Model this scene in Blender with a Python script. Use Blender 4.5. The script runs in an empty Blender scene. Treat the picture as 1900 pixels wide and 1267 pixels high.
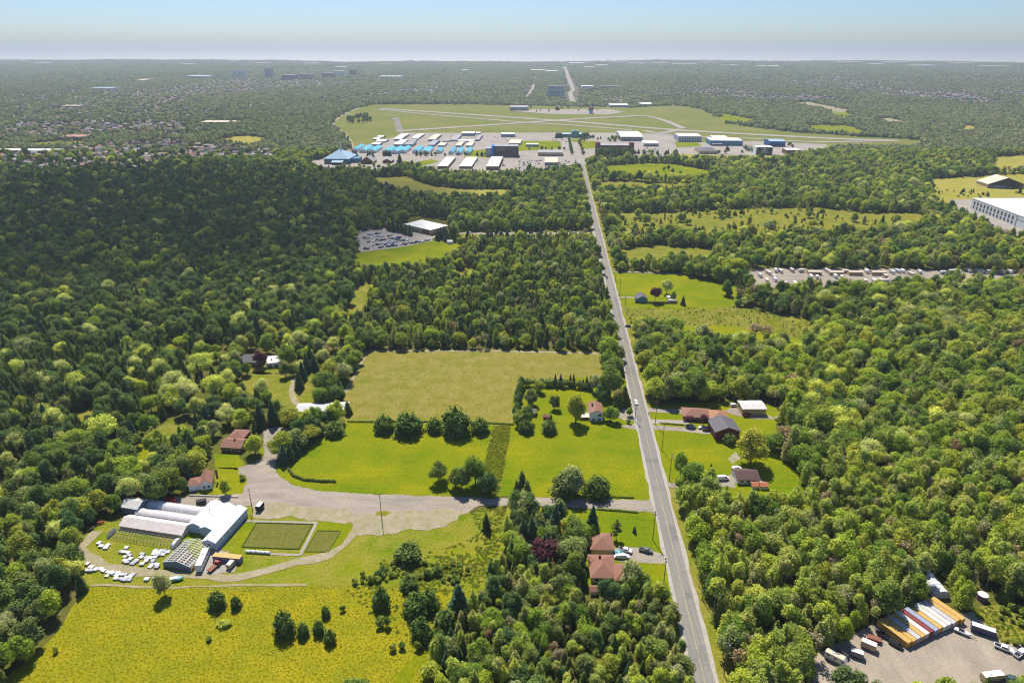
import bpy, bmesh, math, random
import numpy as np
from mathutils import Vector, Matrix

# ------------------------------------------------------------------ camera, sky, sun, exposure
H = 200.0
PITCH = math.radians(23.5)
F, CX, CY = 1267.0, 950.0, 633.5
SP, CP = math.sin(PITCH), math.cos(PITCH)
SUN_EL, SUN_AZ = math.radians(56.0), math.radians(-14.0)      # azimuth from +Y, positive to the right
scn = bpy.context.scene
COL = scn.collection
cam_d = bpy.data.cameras.new('camera'); cam = bpy.data.objects.new('camera', cam_d); COL.objects.link(cam)
cam_d.sensor_width = 36.0; cam_d.lens = 24.0; cam_d.clip_start = 1.0; cam_d.clip_end = 400000.0
cam.location = (0, 0, H); cam.rotation_euler = (math.pi / 2 - PITCH, 0, 0)
scn.camera = cam
world = bpy.data.worlds.new('World'); scn.world = world; world.use_nodes = True
wn = world.node_tree.nodes; wl = world.node_tree.links
bg = wn['Background']; sky_n = wn.new('ShaderNodeTexSky'); sky_n.sky_type = 'NISHITA'; sky_n.sun_disc = False
sky_n.sun_elevation = SUN_EL; sky_n.sun_rotation = SUN_AZ
sky_n.altitude = 200.0; sky_n.air_density = 1.0; sky_n.dust_density = 0.5; sky_n.ozone_density = 3.0
tint = wn.new('ShaderNodeMix'); tint.data_type = 'RGBA'; tint.blend_type = 'MULTIPLY'; tint.inputs['Factor'].default_value = 1.0; tint.inputs['B'].default_value = (0.67, 0.82, 1.10, 1)
wl.new(sky_n.outputs[0], tint.inputs['A']); wl.new(tint.outputs['Result'], bg.inputs[0]); bg.inputs[1].default_value = 0.086
sun_d = bpy.data.lights.new('sun', 'SUN'); sun_d.energy = 5.0; sun_d.angle = math.radians(0.53); sun_d.color = (1.0, 0.95, 0.86)
sun = bpy.data.objects.new('sun', sun_d); COL.objects.link(sun)
sdir = Vector((math.sin(SUN_AZ) * math.cos(SUN_EL), math.cos(SUN_AZ) * math.cos(SUN_EL), math.sin(SUN_EL)))
sun.rotation_euler = sdir.to_track_quat('Z', 'Y').to_euler(); sun.location = (0, 0, 400)
vs = scn.view_settings; vs.view_transform = 'Standard'; vs.look = 'None'; vs.exposure = 0.42; vs.gamma = 1.0; vs.use_curve_mapping = False
scn.cycles.use_denoising = True
scn.cycles.max_bounces = 6; scn.cycles.diffuse_bounces = 4; scn.cycles.filter_width = 1.1; scn.cycles.glossy_bounces = 2; scn.cycles.transmission_bounces = 4
scn.cycles.volume_bounces = 0; scn.cycles.transparent_max_bounces = 8
HAZE_DENSITY = 9e-5
HAZE_COLOR = (0.665, 0.745, 0.80)

# ------------------------------------------------------------------ helpers
def G(x, y, z=0.0):
    """photo pixel -> point on the level ground (or on a level z above it)"""
    u = (x - CX) / F; v = (y - CY) / F
    t = (H - z) / (SP + v * CP)
    return Vector((u * t, (CP - v * SP) * t, z))
def height_at(x, yb, yt):
    """height of a thing that stands at pixel (x, yb) and reaches up to pixel row yt"""
    Y = G(x, yb).y; v = (yt - CY) / F
    s = (Y * SP + v * Y * CP) / (CP - v * SP)
    return H - s
def project(p):
    d = p[1] * CP + (H - p[2]) * SP
    return CX + F * p[0] / d, CY + F * ((H - p[2]) * CP - p[1] * SP) / d
GRID = math.atan2(-0.055, 1.0)            # the road grid is turned 3 degrees
ROAD_A, ROAD_B = 56.7, 0.055              # main road centre line: X = A + B * Y
rng = random.Random(7); nrng = np.random.default_rng(11)

def tag(o, label=None, cat=None, group=None, kind=None):
    if label: o['label'] = label
    if cat: o['category'] = cat
    if group: o['group'] = group
    if kind: o['kind'] = kind
    return o
def link(o, parent=None):
    COL.objects.link(o)
    if parent is not None: o.parent = parent
    return o
def empty(name, loc, rz=0.0):
    o = bpy.data.objects.new(name, None); o.empty_display_size = 0.5
    COL.objects.link(o); o.location = loc; o.rotation_euler = (0, 0, rz)
    return o
class MB:
    def __init__(s): s.v = []; s.f = []; s.m = []
    def add(s, vs_, fs, mi=0):
        o = len(s.v); s.v += [tuple(p) for p in vs_]; s.f += [tuple(i + o for i in f) for f in fs]; s.m += [mi] * len(fs); return s
    def box(s, x0, x1, y0, y1, z0, z1, mi=0):
        return s.add([(x0,y0,z0),(x1,y0,z0),(x1,y1,z0),(x0,y1,z0),(x0,y0,z1),(x1,y0,z1),(x1,y1,z1),(x0,y1,z1)],
                     [(0,3,2,1),(4,5,6,7),(0,1,5,4),(1,2,6,5),(2,3,7,6),(3,0,4,7)], mi)
    def prism(s, poly, axis, a, b, mi=0):
        """poly of (p, q) pairs extruded from a to b along axis 'x' (p=y,q=z) or 'y' (p=x,q=z) or 'z' (p=x,q=y)"""
        n = len(poly)
        f = {'x': lambda p, q, t: (t, p, q), 'y': lambda p, q, t: (p, t, q), 'z': lambda p, q, t: (p, q, t)}[axis]
        vv = [f(p, q, a) for p, q in poly] + [f(p, q, b) for p, q in poly]
        ff = [tuple(range(n))[::-1], tuple(range(n, 2 * n))] + [(i, (i + 1) % n, (i + 1) % n + n, i + n) for i in range(n)]
        return s.add(vv, ff, mi)
    def cyl(s, c, r, h, n=8, axis='z', mi=0, r2=None):
        r2 = r if r2 is None else r2
        vv = []
        for k, rr in ((0, r), (h, r2)):
            for i in range(n):
                a = 2 * math.pi * i / n; p, q = rr * math.cos(a), rr * math.sin(a)
                vv.append({'z': (c[0]+p, c[1]+q, c[2]+k), 'y': (c[0]+p, c[1]+k, c[2]+q), 'x': (c[0]+k, c[1]+p, c[2]+q)}[axis])
        ff = [tuple(range(n))[::-1], tuple(range(n, 2*n))] + [(i, (i+1) % n, (i+1) % n + n, i + n) for i in range(n)]
        return s.add(vv, ff, mi)
    def bar(s, a, b, w, mi=0):
        a, b = Vector(a), Vector(b); d = (b - a).normalized()
        t = d.cross(Vector((0, 0, 1)));
        if t.length < 1e-3: t = Vector((1, 0, 0))
        t.normalize(); n = d.cross(t); t *= w / 2; n *= w / 2
        vv = [a - t - n, a + t - n, a + t + n, a - t + n, b - t - n, b + t - n, b + t + n, b - t + n]
        return s.add(vv, [(0,3,2,1),(4,5,6,7),(0,1,5,4),(1,2,6,5),(2,3,7,6),(3,0,4,7)], mi)
    def tube(s, pts, radii, n=6, mi=0):
        base = len(s.v)
        for p, r in zip(pts, radii):
            for i in range(n):
                a = 2 * math.pi * i / n; s.v.append((p[0] + r * math.cos(a), p[1] + r * math.sin(a), p[2]))
        for k in range(len(pts) - 1):
            for i in range(n):
                j = (i + 1) % n
                s.f.append((base + k*n + i, base + k*n + j, base + (k+1)*n + j, base + (k+1)*n + i)); s.m.append(mi)
        s.f.append(tuple(base + (len(pts)-1)*n + i for i in range(n))); s.m.append(mi)
        return s
    def mesh(s, name, mats):
        me = bpy.data.meshes.new(name); me.from_pydata(s.v, [], s.f)
        for m in (mats if isinstance(mats, (list, tuple)) else [mats]): me.materials.append(m)
        if any(s.m): me.polygons.foreach_set('material_index', s.m)
        me.update()
        bm = bmesh.new(); bm.from_mesh(me); bmesh.ops.recalc_face_normals(bm, faces=bm.faces); bm.to_mesh(me); bm.free()
        return me
    def build(s, name, mats, parent=None):
        return link(bpy.data.objects.new(name, s.mesh(name, mats)), parent)

# ------------------------------------------------------------------ materials (all procedural)
def srgb(r, g, b): return tuple(((c / 255.0) / 12.92 if c <= 10 else ((c / 255.0 + 0.055) / 1.055) ** 2.4) for c in (r, g, b))
MATS = {}
def _new(name):
    m = bpy.data.materials.new(name); m.use_nodes = True; MATS[name] = m
    nt = m.node_tree; return m, nt, nt.nodes, nt.links, nt.nodes['Principled BSDF']
def _noise(n, l, vec, scale, detail=4, rough=0.6):
    t = n.new('ShaderNodeTexNoise'); t.inputs['Scale'].default_value = scale; t.inputs['Detail'].default_value = detail
    t.inputs['Roughness'].default_value = rough; l.new(vec, t.inputs['Vector']); return t.outputs['Fac']
def _ramp(n, l, fac, stops):
    r = n.new('ShaderNodeValToRGB'); e = r.color_ramp.elements
    while len(e) < len(stops): e.new(0.5)
    for k, (p, c) in enumerate(stops): e[k].position = p; e[k].color = (*c, 1)
    l.new(fac, r.inputs[0]); return r.outputs[0]
def _mix(n, l, fac, a, b, mode='MIX'):
    x = n.new('ShaderNodeMix'); x.data_type = 'RGBA'; x.blend_type = mode
    for s_, v_ in ((x.inputs['Factor'], fac), (x.inputs['A'], a), (x.inputs['B'], b)):
        if isinstance(v_, (int, float)): s_.default_value = v_
        elif isinstance(v_, tuple): s_.default_value = (*v_, 1)
        else: l.new(v_, s_)
    return x.outputs['Result']
def plain(name, col, rough=0.75, var=0.12, scale=0.6, metallic=0.0, spec=0.3):
    """painted or weathered surface: base colour with soft staining"""
    if name in MATS: return MATS[name]
    m, nt, n, l, b = _new(name)
    tc = n.new('ShaderNodeTexCoord')
    f = _noise(n, l, tc.outputs['Object'], scale, 5, 0.65)
    c = _ramp(n, l, f, [(0.3, tuple(x * (1 - var) for x in col)), (0.7, tuple(min(1, x * (1 + var)) for x in col))])
    l.new(c, b.inputs['Base Color']); b.inputs['Roughness'].default_value = rough
    b.inputs['Metallic'].default_value = metallic; b.inputs['Specular IOR Level'].default_value = spec
    return m
def ground(name, a, b_, c_, s1=0.004, s2=0.05, s3=0.9, fine=0.35, bump=0.3, stretch=None, streak=0.0):
    """ground cover: three colours mixed at a broad and a middle scale, fine grain and relief on top"""
    m, nt, n, l, b = _new(name)
    tc = n.new('ShaderNodeTexCoord'); vec = tc.outputs['Object']
    mp = None
    if stretch:
        mp = n.new('ShaderNodeMapping'); mp.inputs['Scale'].default_value = stretch; mp.inputs['Rotation'].default_value = (0, 0, -GRID); l.new(vec, mp.inputs[0])
    f1 = _noise(n, l, vec, s1, 5, 0.6); f2 = _noise(n, l, mp.outputs[0] if mp else vec, s2, 6, 0.65); f3 = _noise(n, l, vec, s3, 3, 0.7)
    r1 = _ramp(n, l, f1, [(0.38, (0, 0, 0)), (0.62, (1, 1, 1))]); r2 = _ramp(n, l, f2, [(0.36, (0, 0, 0)), (0.66, (1, 1, 1))])
    c = _mix(n, l, r1, a, b_); c = _mix(n, l, r2, c, c_)
    g = _ramp(n, l, f3, [(0.25, (1 - fine,) * 3), (0.75, (1 + fine * 0.6,) * 3)])
    c = _mix(n, l, 1.0, c, g, 'MULTIPLY')
    l.new(c, b.inputs['Base Color']); b.inputs['Roughness'].default_value = 0.95; b.inputs['Specular IOR Level'].default_value = 0.0
    if bump:
        bp = n.new('ShaderNodeBump'); bp.inputs['Strength'].default_value = bump; bp.inputs['Distance'].default_value = 0.6
        l.new(f3, bp.inputs['Height']); l.new(bp.outputs[0], b.inputs['Normal'])
    return m
LEAF_GAIN = 3.3
def leaf(name, stops, trans=0.42, tcol=1.6, var=0.45):
    g_ = 1.0 if name.startswith('weed') else LEAF_GAIN * (1.2 if name in ('leaf_broad', 'leaf_aspen', 'leaf_olive', 'leaf_shrub', 'leaf_willow') else 1.0)
    stops = [(p, tuple(x * g_ for x in c)) for p, c in stops]
    m, nt, n, l, b = _new(name)
    n.remove(b); out = n['Material Output']
    oi = n.new('ShaderNodeObjectInfo'); ge = n.new('ShaderNodeNewGeometry')
    rnd = oi.outputs['Random']
    if name == 'leaf_town':
        at = n.new('ShaderNodeAttribute'); at.attribute_name = 'tone'; ad = n.new('ShaderNodeMath'); ad.operation = 'ADD'; fr = n.new('ShaderNodeMath'); fr.operation = 'FRACT'
        l.new(rnd, ad.inputs[0]); l.new(at.outputs['Fac'], ad.inputs[1]); l.new(ad.outputs[0], fr.inputs[0]); rnd = fr.outputs[0]
    c = _ramp(n, l, rnd, stops)
    g = _ramp(n, l, ge.outputs['Random Per Island'], [(0.0, (1 - var,) * 3), (1.0, (1 + var,) * 3)])
    c = _mix(n, l, 1.0, c, g, 'MULTIPLY')
    d = n.new('ShaderNodeBsdfDiffuse'); t = n.new('ShaderNodeBsdfTranslucent'); x = n.new('ShaderNodeMixShader'); x.inputs[0].default_value = trans
    l.new(c, d.inputs[0])
    tcn = _mix(n, l, 1.0, c, (tcol, tcol * 1.02, tcol * 0.6), 'MULTIPLY'); l.new(tcn, t.inputs[0])
    l.new(d.outputs[0], x.inputs[1]); l.new(t.outputs[0], x.inputs[2]); l.new(x.outputs[0], out.inputs[0])
    return m
def glass(name, col=(0.03, 0.04, 0.05), rough=0.08):
    if name in MATS: return MATS[name]
    m, nt, n, l, b = _new(name)
    b.inputs['Base Color'].default_value = (*col, 1); b.inputs['Roughness'].default_value = rough; b.inputs['Specular IOR Level'].default_value = 0.7
    return m
EV = lambda lst: [(i / max(1, len(lst) - 1), c) for i, c in enumerate(lst)]
leaf('leaf_broad', EV([(.036,.058,.010),(.066,.088,.012),(.104,.120,.013),(.048,.072,.012),(.108,.118,.013),(.074,.088,.018),(.040,.058,.012),(.112,.108,.016),(.060,.082,.012),(.095,.098,.045),(.122,.124,.014)]))
leaf('leaf_dark', EV([(.024,.044,.014),(.038,.060,.016),(.056,.076,.016),(.030,.050,.016),(.066,.074,.020),(.034,.054,.012)]), trans=0.22)
leaf('leaf_bush', EV([(.026,.044,.010),(.040,.058,.012),(.034,.054,.010),(.050,.064,.014)]), trans=0.1)
leaf('leaf_spruce', EV([(.016,.032,.016),(.024,.042,.018),(.034,.052,.016),(.020,.040,.024)]), trans=0.18, var=0.4)
leaf('leaf_cedar', EV([(.026,.038,.010),(.040,.052,.011),(.058,.066,.013),(.030,.045,.012),(.046,.058,.012)]), trans=0.16, var=0.4)
leaf('leaf_olive', EV([(.070,.082,.018),(.095,.100,.022),(.085,.085,.034),(.060,.075,.016),(.105,.095,.038)]), trans=0.35, var=0.4)
leaf('leaf_willow', EV([(.125,.140,.026),(.165,.165,.032),(.130,.138,.044),(.150,.148,.055)]), trans=0.3)
leaf('leaf_aspen', EV([(.100,.116,.018),(.112,.122,.022),(.074,.090,.018),(.122,.126,.017),(.112,.108,.036),(.090,.110,.020)]), trans=0.32)
leaf('leaf_purple', EV([(.030,.012,.014),(.042,.016,.018)]), trans=0.15)
leaf('leaf_dry', EV([(.105,.090,.050),(.095,.085,.045),(.120,.078,.042),(.100,.092,.060)]), trans=0.25)
leaf('leaf_shrub', EV([(.050,.068,.012),(.085,.098,.014),(.060,.076,.018),(.110,.118,.018)]))
leaf('leaf_town', EV([(.036,.050,.026),(.056,.072,.028),(.088,.096,.032),(.046,.060,.032),(.105,.110,.036),(.060,.052,.044),(.068,.084,.030),(.120,.118,.062),(.042,.058,.034)]), trans=0.3, var=0.3)
leaf('weed', EV([(.36,.33,.013),(.41,.345,.013),(.32,.325,.013),(.44,.35,.016),(.28,.305,.013)]), trans=0.5, var=0.16)
leaf('weed_green', EV([(.13,.17,.016),(.18,.21,.016),(.10,.135,.016),(.22,.23,.018)]), trans=0.35, var=0.35)
plain('bark', (.10, .075, .055), 0.9, 0.3, 2.0); plain('bark_pale', (.34, .31, .27), 0.9, 0.25, 2.0); plain('bark_grey', (.27, .24, .21), 0.9, 0.25, 2.0)
ground('woodland_floor', (.08,.10,.014), (.12,.13,.018), (.13,.115,.035), s3=0.5)
ground('meadow', (.285,.262,.011), (.35,.28,.013), (.205,.225,.010), s1=0.02, s2=0.09, s3=1.3, fine=0.4, bump=0.5)
ground('pasture', (.135,.190,.006), (.215,.230,.009), (.26,.235,.035), s1=0.03, s2=0.11, s3=0.9, fine=0.4, bump=0.5)
ground('mown', (.105,.180,.003), (.265,.255,.006), (.185,.205,.006), s1=0.03, s2=0.24, s3=0.8, fine=0.32, bump=0.3, stretch=(0.05, 1.5, 1))
ground('hayfield', (.185,.190,.024), (.225,.200,.030), (.29,.245,.065), s1=0.018, s2=0.12, s3=1.0, fine=0.45, bump=0.7)
ground('rough_grass', (.120,.165,.008), (.205,.205,.012), (.27,.235,.05), s1=0.03, s2=0.10, s3=0.9, fine=0.45, bump=0.6)
ground('garden_soil', (.18,.16,.035), (.20,.165,.05), (.13,.15,.022), s1=0.15, s2=0.6, s3=1.5, fine=0.4, bump=0.6, stretch=(2.5, 0.15, 1))
ground('gravel', (.305,.258,.205), (.245,.212,.175), (.375,.315,.245), s1=0.03, s2=0.12, s3=1.2, fine=0.24, bump=0.2, stretch=(0.4, 1.6, 1))
ground('dirt', (.40,.325,.235), (.34,.285,.20), (.27,.25,.115), s1=0.07, s2=0.22, s3=1.1, fine=0.26, bump=0.3)
ground('yard_gravel', (.33,.27,.205), (.28,.235,.185), (.39,.325,.25), s1=0.03, s2=0.14, s3=1.2, fine=0.2, bump=0.25, stretch=(1.0, 0.35, 1))
ground('asphalt', (.245,.225,.20), (.285,.26,.23), (.21,.195,.175), s1=0.02, s2=0.3, s3=1.6, fine=0.2, bump=0.0, stretch=(2.2, 0.04, 1))
ground('shoulder', (.38,.345,.29), (.33,.30,.25), (.43,.39,.33), s1=0.05, s2=0.4, s3=1.5, fine=0.2, bump=0.2)
ground('airfield', (.145,.175,.032), (.235,.212,.065), (.165,.18,.04), s1=0.005, s2=0.025, s3=0.3, fine=0.25, bump=0.0)
ground('concrete', (.33,.292,.252), (.28,.25,.22), (.37,.325,.275), s1=0.008, s2=0.03, s3=0.2, fine=0.15, bump=0.0)
ground('town_floor', (.060,.072,.035), (.10,.10,.055), (.19,.165,.125), s1=0.002, s2=0.012, s3=0.08, fine=0.3, bump=0.0)
ground('far_field', (.30,.27,.04), (.24,.25,.035), (.34,.29,.07), s1=0.01, s2=0.05, s3=0.5, fine=0.2, bump=0.0)
plain('yellow_paint', (.40, .31, .10), 0.7, 0.3, 0.8); plain('white_paint', (.62, .60, .56), 0.7, 0.25, 0.8)
m_, nt_, n_, l_, b_ = _new('lake_water')
b_.inputs['Base Color'].default_value = (.42, .40, .36, 1); b_.inputs['Roughness'].default_value = 0.6; b_.inputs['Specular IOR Level'].default_value = 0.5  # pale base colour stands in for sun glitter on the water
M = lambda k: MATS[k]
pw = lambda nm, r, g, b, **k: plain(nm, srgb(r, g, b), **k)

# ------------------------------------------------------------------ ground sheets
EXCL = []                                    # polygons (ground metres) kept free of trees
from mathutils import noise as mnoise
def jag(pts, step, amp, seed):
    """walk round an outline in short steps with natural wobble"""
    out = []; n = len(pts); step = min(step, max(1.2, amp * 1.6))
    for i in range(n):
        a, b = Vector(pts[i][:2]), Vector(pts[(i + 1) % n][:2]); L = (b - a).length; k = max(1, min(120, int(L / step)))
        nn = Vector((-(b - a).y, (b - a).x)); nn = nn / nn.length if nn.length else nn
        for j in range(k):
            p = a.lerp(b, j / k); f = 0.45 / max(amp, .5)
            w = mnoise.noise(Vector((p.x * f * .35, p.y * f * .35, seed * 1.7))) * 1.6 + mnoise.noise(Vector((p.x * f * 1.4, p.y * f * 1.4, seed * 3.1))) * .8
            if j == 0: w *= .3
            q = p + nn * (w * amp); out.append((q.x, q.y))
    return out
def sheet(name, px, z, mat, rough=0.0, step=4.0, keep=True, world_pts=False, trees=False):
    pts = [tuple(p) for p in px] if world_pts else [tuple(G(*p))[:2] for p in px]
    if not trees: EXCL.append(np.array(pts))
    if rough: pts = jag(pts, step, rough, len(EXCL) + len(px))
    me = bpy.data.meshes.new(name); me.from_pydata([(p[0], p[1], z) for p in pts], [], [tuple(range(len(pts)))])
    bm = bmesh.new(); bm.from_mesh(me); bmesh.ops.triangulate(bm, faces=bm.faces, ngon_method='EAR_CLIP')
    for f in bm.faces:
        if f.normal.z < 0: f.normal_flip()
    bm.to_mesh(me); bm.free()
    me.materials.append(M(mat)); o = link(bpy.data.objects.new(name, me)); o['kind'] = 'structure'
    return o
def ribbon(name, px, width, z, mat, world_pts=False, keep=True, rough=0.0, parent=None, margin=1.0):
    c = [Vector(p[:2]) for p in (px if world_pts else [G(*q) for q in px])]
    # smooth and resample
    w = width if isinstance(width, (list, tuple)) else [width] * len(c)
    L, Rr = [], []
    fine = []; fw = []
    for i in range(len(c) - 1):
        k = max(1, int((c[i + 1] - c[i]).length / 6.0))
        if (c[i+1] - c[i]).length > 400: k = 4
        p0, p1, p2, p3 = c[max(0, i - 1)], c[i], c[i + 1], c[min(len(c) - 1, i + 2)]
        for j in range(k):
            t = j / k
            q = 0.5 * ((2 * p1) + (p2 - p0) * t + (2 * p0 - 5 * p1 + 4 * p2 - p3) * t * t + (3 * p1 - p0 - 3 * p2 + p3) * t ** 3)
            fine.append(q); fw.append(w[i] + (w[i + 1] - w[i]) * t)
    fine.append(c[-1]); fw.append(w[-1])
    r = random.Random(len(name) * 7 + len(px))
    for i, p in enumerate(fine):
        d = (fine[min(i + 1, len(fine) - 1)] - fine[max(i - 1, 0)]).normalized(); nn = Vector((-d.y, d.x))
        L.append(p + nn * (fw[i] / 2 + r.uniform(-1, 1) * rough)); Rr.append(p - nn * (fw[i] / 2 + r.uniform(-1, 1) * rough))
        if keep and i:
            q = fine[i - 1]; ww = fw[i] / 2 + margin; EXCL.append(np.array([tuple(q + nn * ww), tuple(p + nn * ww), tuple(p - nn * ww), tuple(q - nn * ww)]))
    n = len(fine)
    me = bpy.data.meshes.new(name)
    me.from_pydata([(p.x, p.y, z) for p in L] + [(p.x, p.y, z) for p in Rr], [], [(i + n, i + 1 + n, i + 1, i) for i in range(n - 1)])
    me.materials.append(M(mat)); o = link(bpy.data.objects.new(name, me), parent)
    if parent is None: o['kind'] = 'structure'
    return o
def inpoly(P, poly):
    x, y = P[:, 0], P[:, 1]; ins = np.zeros(len(P), bool); n = len(poly); j = n - 1
    for i in range(n):
        xi, yi = poly[i]; xj, yj = poly[j]
        if yi != yj:
            c = ((yi > y) != (yj > y)) & (x < (xj - xi) * (y - yi) / (yj - yi) + xi)
            ins ^= c
        j = i
    return ins
def gp(px): return np.array([tuple(G(*p))[:2] for p in px])
# ------------------------------------------------------------------ the setting: land, lake, fields, roads
shore = []
for i in range(41):
    x = -20000 + i * 1000
    shore.append((x, 9300 + 420 * math.sin(i * 0.9) + 380 * math.sin(i * 2.3 + 1) + (700 if 10 < i < 17 else 0)))
me = bpy.data.meshes.new('ground')
gv = [(-20000, -800, 0), (20000, -800, 0)] + [(x, y, 0) for x, y in reversed(shore)]
me.from_pydata(gv, [], [tuple(range(len(gv)))]); me.materials.append(M('woodland_floor'))
link(bpy.data.objects.new('ground', me))['kind'] = 'structure'
me = bpy.data.meshes.new('lake'); R_ = 190000.0
me.from_pydata([(-R_, 7000, -0.8), (R_, 7000, -0.8), (R_, R_, -0.8), (-R_, R_, -0.8)], [], [(0, 1, 2, 3)]); me.materials.append(M('lake_water'))
link(bpy.data.objects.new('lake', me))['kind'] = 'structure'
tf = [(-12000, 1330), (-700, 1250), (-300, 1330), (-250, 1500), (450, 1500), (1000, 1500), (14000, 1650)] + [(x, y - 60) for x, y in reversed(shore) if abs(x) < 14000]
sheet('town_ground', tf, 0.05, 'town_floor', world_pts=True, trees=True)

# --- near left: yard, meadow, lawns
sheet('scrub_ground', [(636,1093),(665,1070),(700,1040),(850,1010),(905,985),(945,934),(960,940),(935,1010),(905,1092),(880,1100),(760,1100)], 0.045, 'pasture', 1.5)
sheet('grass', [(146,1088),(152,1000),(190,960),(330,985),(460,930),(560,938),(660,945),(850,950),(945,935),(900,990),(850,1012),(720,1040),(660,1075),(640,1092),(400,1096)], 0.06, 'pasture', 2.0)
sheet('meadow', [(165,1086),(300,1090),(470,1086),(640,1086),(760,1096),(880,1090),(900,1110),(860,1150),(832,1190),(790,1215),(800,1267),(830,1330),(500,1330),(-40,1330),(6,1267),(67,1209),(116,1160),(140,1118)], 0.05, 'meadow', 1.5)
sheet('lawn', [(510,860),(514,878),(524,889),(545,901),(600,912.5),(667,916.5),(790,920),(905,923),(917,860),(932,790),(700,784),(646,784),(600,806),(572,830),(530,850)], 0.08, 'mown', 0.5)
sheet('lawn', [(940,789),(1183,794),(1196,850),(1210,925),(1190,929),(990,922),(925,920),(935,860)], 0.08, 'mown', 0.5)
sheet('weed_strip', [(917,788),(946,789),(938,850),(925,925),(890,922),(903,850)], 0.09, 'rough_grass', 1.0, trees=False)
sheet('field', [(683,648.5),(1114,652.5),(1124,712),(1060,722),(1000,720),(972,724),(958,745),(952,790),(640,786),(636,735)], 0.05, 'hayfield', 0.8)
ribbon('field_path', [(676,651.5),(900,651),(1112,655.5)], 3.0, 0.11, 'dirt', rough=0.5)
ribbon('field_path', [(681,652),(660,692),(640,730)], 2.4, 0.11, 'dirt', rough=0.5)
sheet('house_lot', [(955,792),(950,745),(968,712),(1050,702),(1172,700),(1184,794)], 0.06, 'mown', 0.6)
sheet('driveway', [(1148,745),(1178,770),(1183,779),(1160,781),(1143,772)], 0.12, 'gravel', 0.6)
sheet('driveway', [(1148,790),(1186,786),(1187,796),(1170,796)], 0.12, 'gravel', 0.5)
# gravel lane and turning area
sheet('gravel_lane', [(1212,919),(1203,928.5),(990,923),(905,924),(789,920),(667,916),(598,912),(543,900),(521,887),(512,877),(512,858),(522,841),(541,797),(512,792),(488,796),(492,844),(474,858),(440,868),(446,880),(460,888),(449,916),(330,922),(215,930),(232,950),(470,938),(502,937),(540,946),(600,950),(658,972),(678,985),(730,980),(825,978),(850,956),(866,952),(888,938),(993,939),(1203,949),(1224,958)], 0.13, 'gravel', 0.5)
sheet('dirt_verge', [(470,936),(540,938),(650,946),(660,965),(640,972),(588,965),(470,958)], 0.14, 'dirt', 1.5, 2.0)
sheet('dirt_verge', [(675,955),(860,945),(850,965),(820,978),(720,988),(660,990)], 0.15, 'dirt', 1.8, 2.0)
sheet('grass_island', [(698,950),(712,947),(724,951),(715,958),(700,957)], 0.17, 'rough_grass', 0.8, 2.0)
ribbon('dirt_track', [(664,955),(661,981),(639,1011),(611,1030),(584,1037),(551,1045),(502,1059),(447,1071),(386,1070),(329,1066),(254,1060),(197,1051),(159,1031),(150,1019),(160,1005),(180,985)], 4.4, 0.16, 'dirt', rough=1.1)
sheet('lawn', [(452,968),(476,969),(449,1015),(446,1027),(430,1025),(440,1000)], 0.1, 'mown', 0.3)
sheet('lawn', [(592,960),(640,958),(655,975),(643,1000),(612,1026),(562,1028),(590,972)], 0.1, 'mown', 0.8)
sheet('garden_bed', [(476,969),(580,972),(554,1020),(449,1015.5)], 0.15, 'garden_soil', 0.2)
sheet('garden_bed', [(589,984),(632,985),(609,1024),(566,1024)], 0.15, 'garden_soil', 0.2)
ribbon('footpath', [(452,966.5),(588,970),(556,1029),(502,1028)][0:2], 1.3, 0.18, 'concrete', rough=0.1)
ribbon('footpath', [(588,969),(573,998),(557,1030)], 1.3, 0.185, 'concrete', rough=0.1)
ribbon('footpath', [(557,1030),(502,1028)], 1.2, 0.19, 'concrete', rough=0.1)
ribbon('footpath', [(455,964),(425,996),(404,1024)], 1.4, 0.18, 'concrete', rough=0.1)
sheet('concrete_pad', [(360,1040),(400,1018),(448,1032),(434,1062),(362,1066)], 0.17, 'concrete', 0.4)
ribbon('trodden_path', [(168,1085.5),(250,1088),(330,1089),(450,1086),(570,1086)], 1.1, 0.16, 'dirt', rough=0.4)
ribbon('mown_path', [(738,1290),(748,1258),(768,1232),(800,1207),(832,1188)], 5.0, 0.09, 'mown', rough=0.5)
# cottages' gardens
sheet('lawn', [(398,905),(400,868),(440,868),(462,888),(450,917),(365,917),(362,905)], 0.1, 'mown', 0.5)
sheet('lawn', [(395,842),(440,842),(455,860),(440,872),(400,868)], 0.1, 'mown', 0.5)
sheet('lawn', [(478,838),(508,808),(520,812),(492,846)], 0.1, 'mown', 0.4)
sheet('glade', [(252,872),(258,815),(285,810),(288,860),(262,880)], 0.07, 'mown', 1.0)
sheet('glade', [(200,812),(235,800),(240,825),(205,835)], 0.07, 'rough_grass', 1.0)
sheet('glade', [(430,720),(470,688),(545,700),(580,690),(600,700),(590,770),(560,778),(535,760),(500,740)], 0.07, 'rough_grass', 1.0)
ribbon('dirt_track', [(548,700),(541,728),(548,745),(560,765),(545,790)], 3.2, 0.12, 'dirt', rough=0.5)
sheet('glade', [(440,668),(470,652),(500,662),(530,690),(490,695),(450,690)], 0.07, 'rough_grass', 1.0)
ribbon('dirt_track', [(-5,935),(10,900),(35,868),(58,835),(62,815)], 4.5, 0.1, 'dirt', rough=0.8)
EXCL.append(gp([(352,905),(380,860),(400,815),(405,800),(470,800),(505,800),(500,850),(470,925),(352,928)]))
sheet('glade', [(285,800),(320,775),(345,790),(330,830),(300,835)], 0.06, 'rough_grass', 1.5)
sheet('glade', [(120,770),(170,755),(200,770),(180,800),(140,800)], 0.06, 'rough_grass', 1.5)
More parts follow.
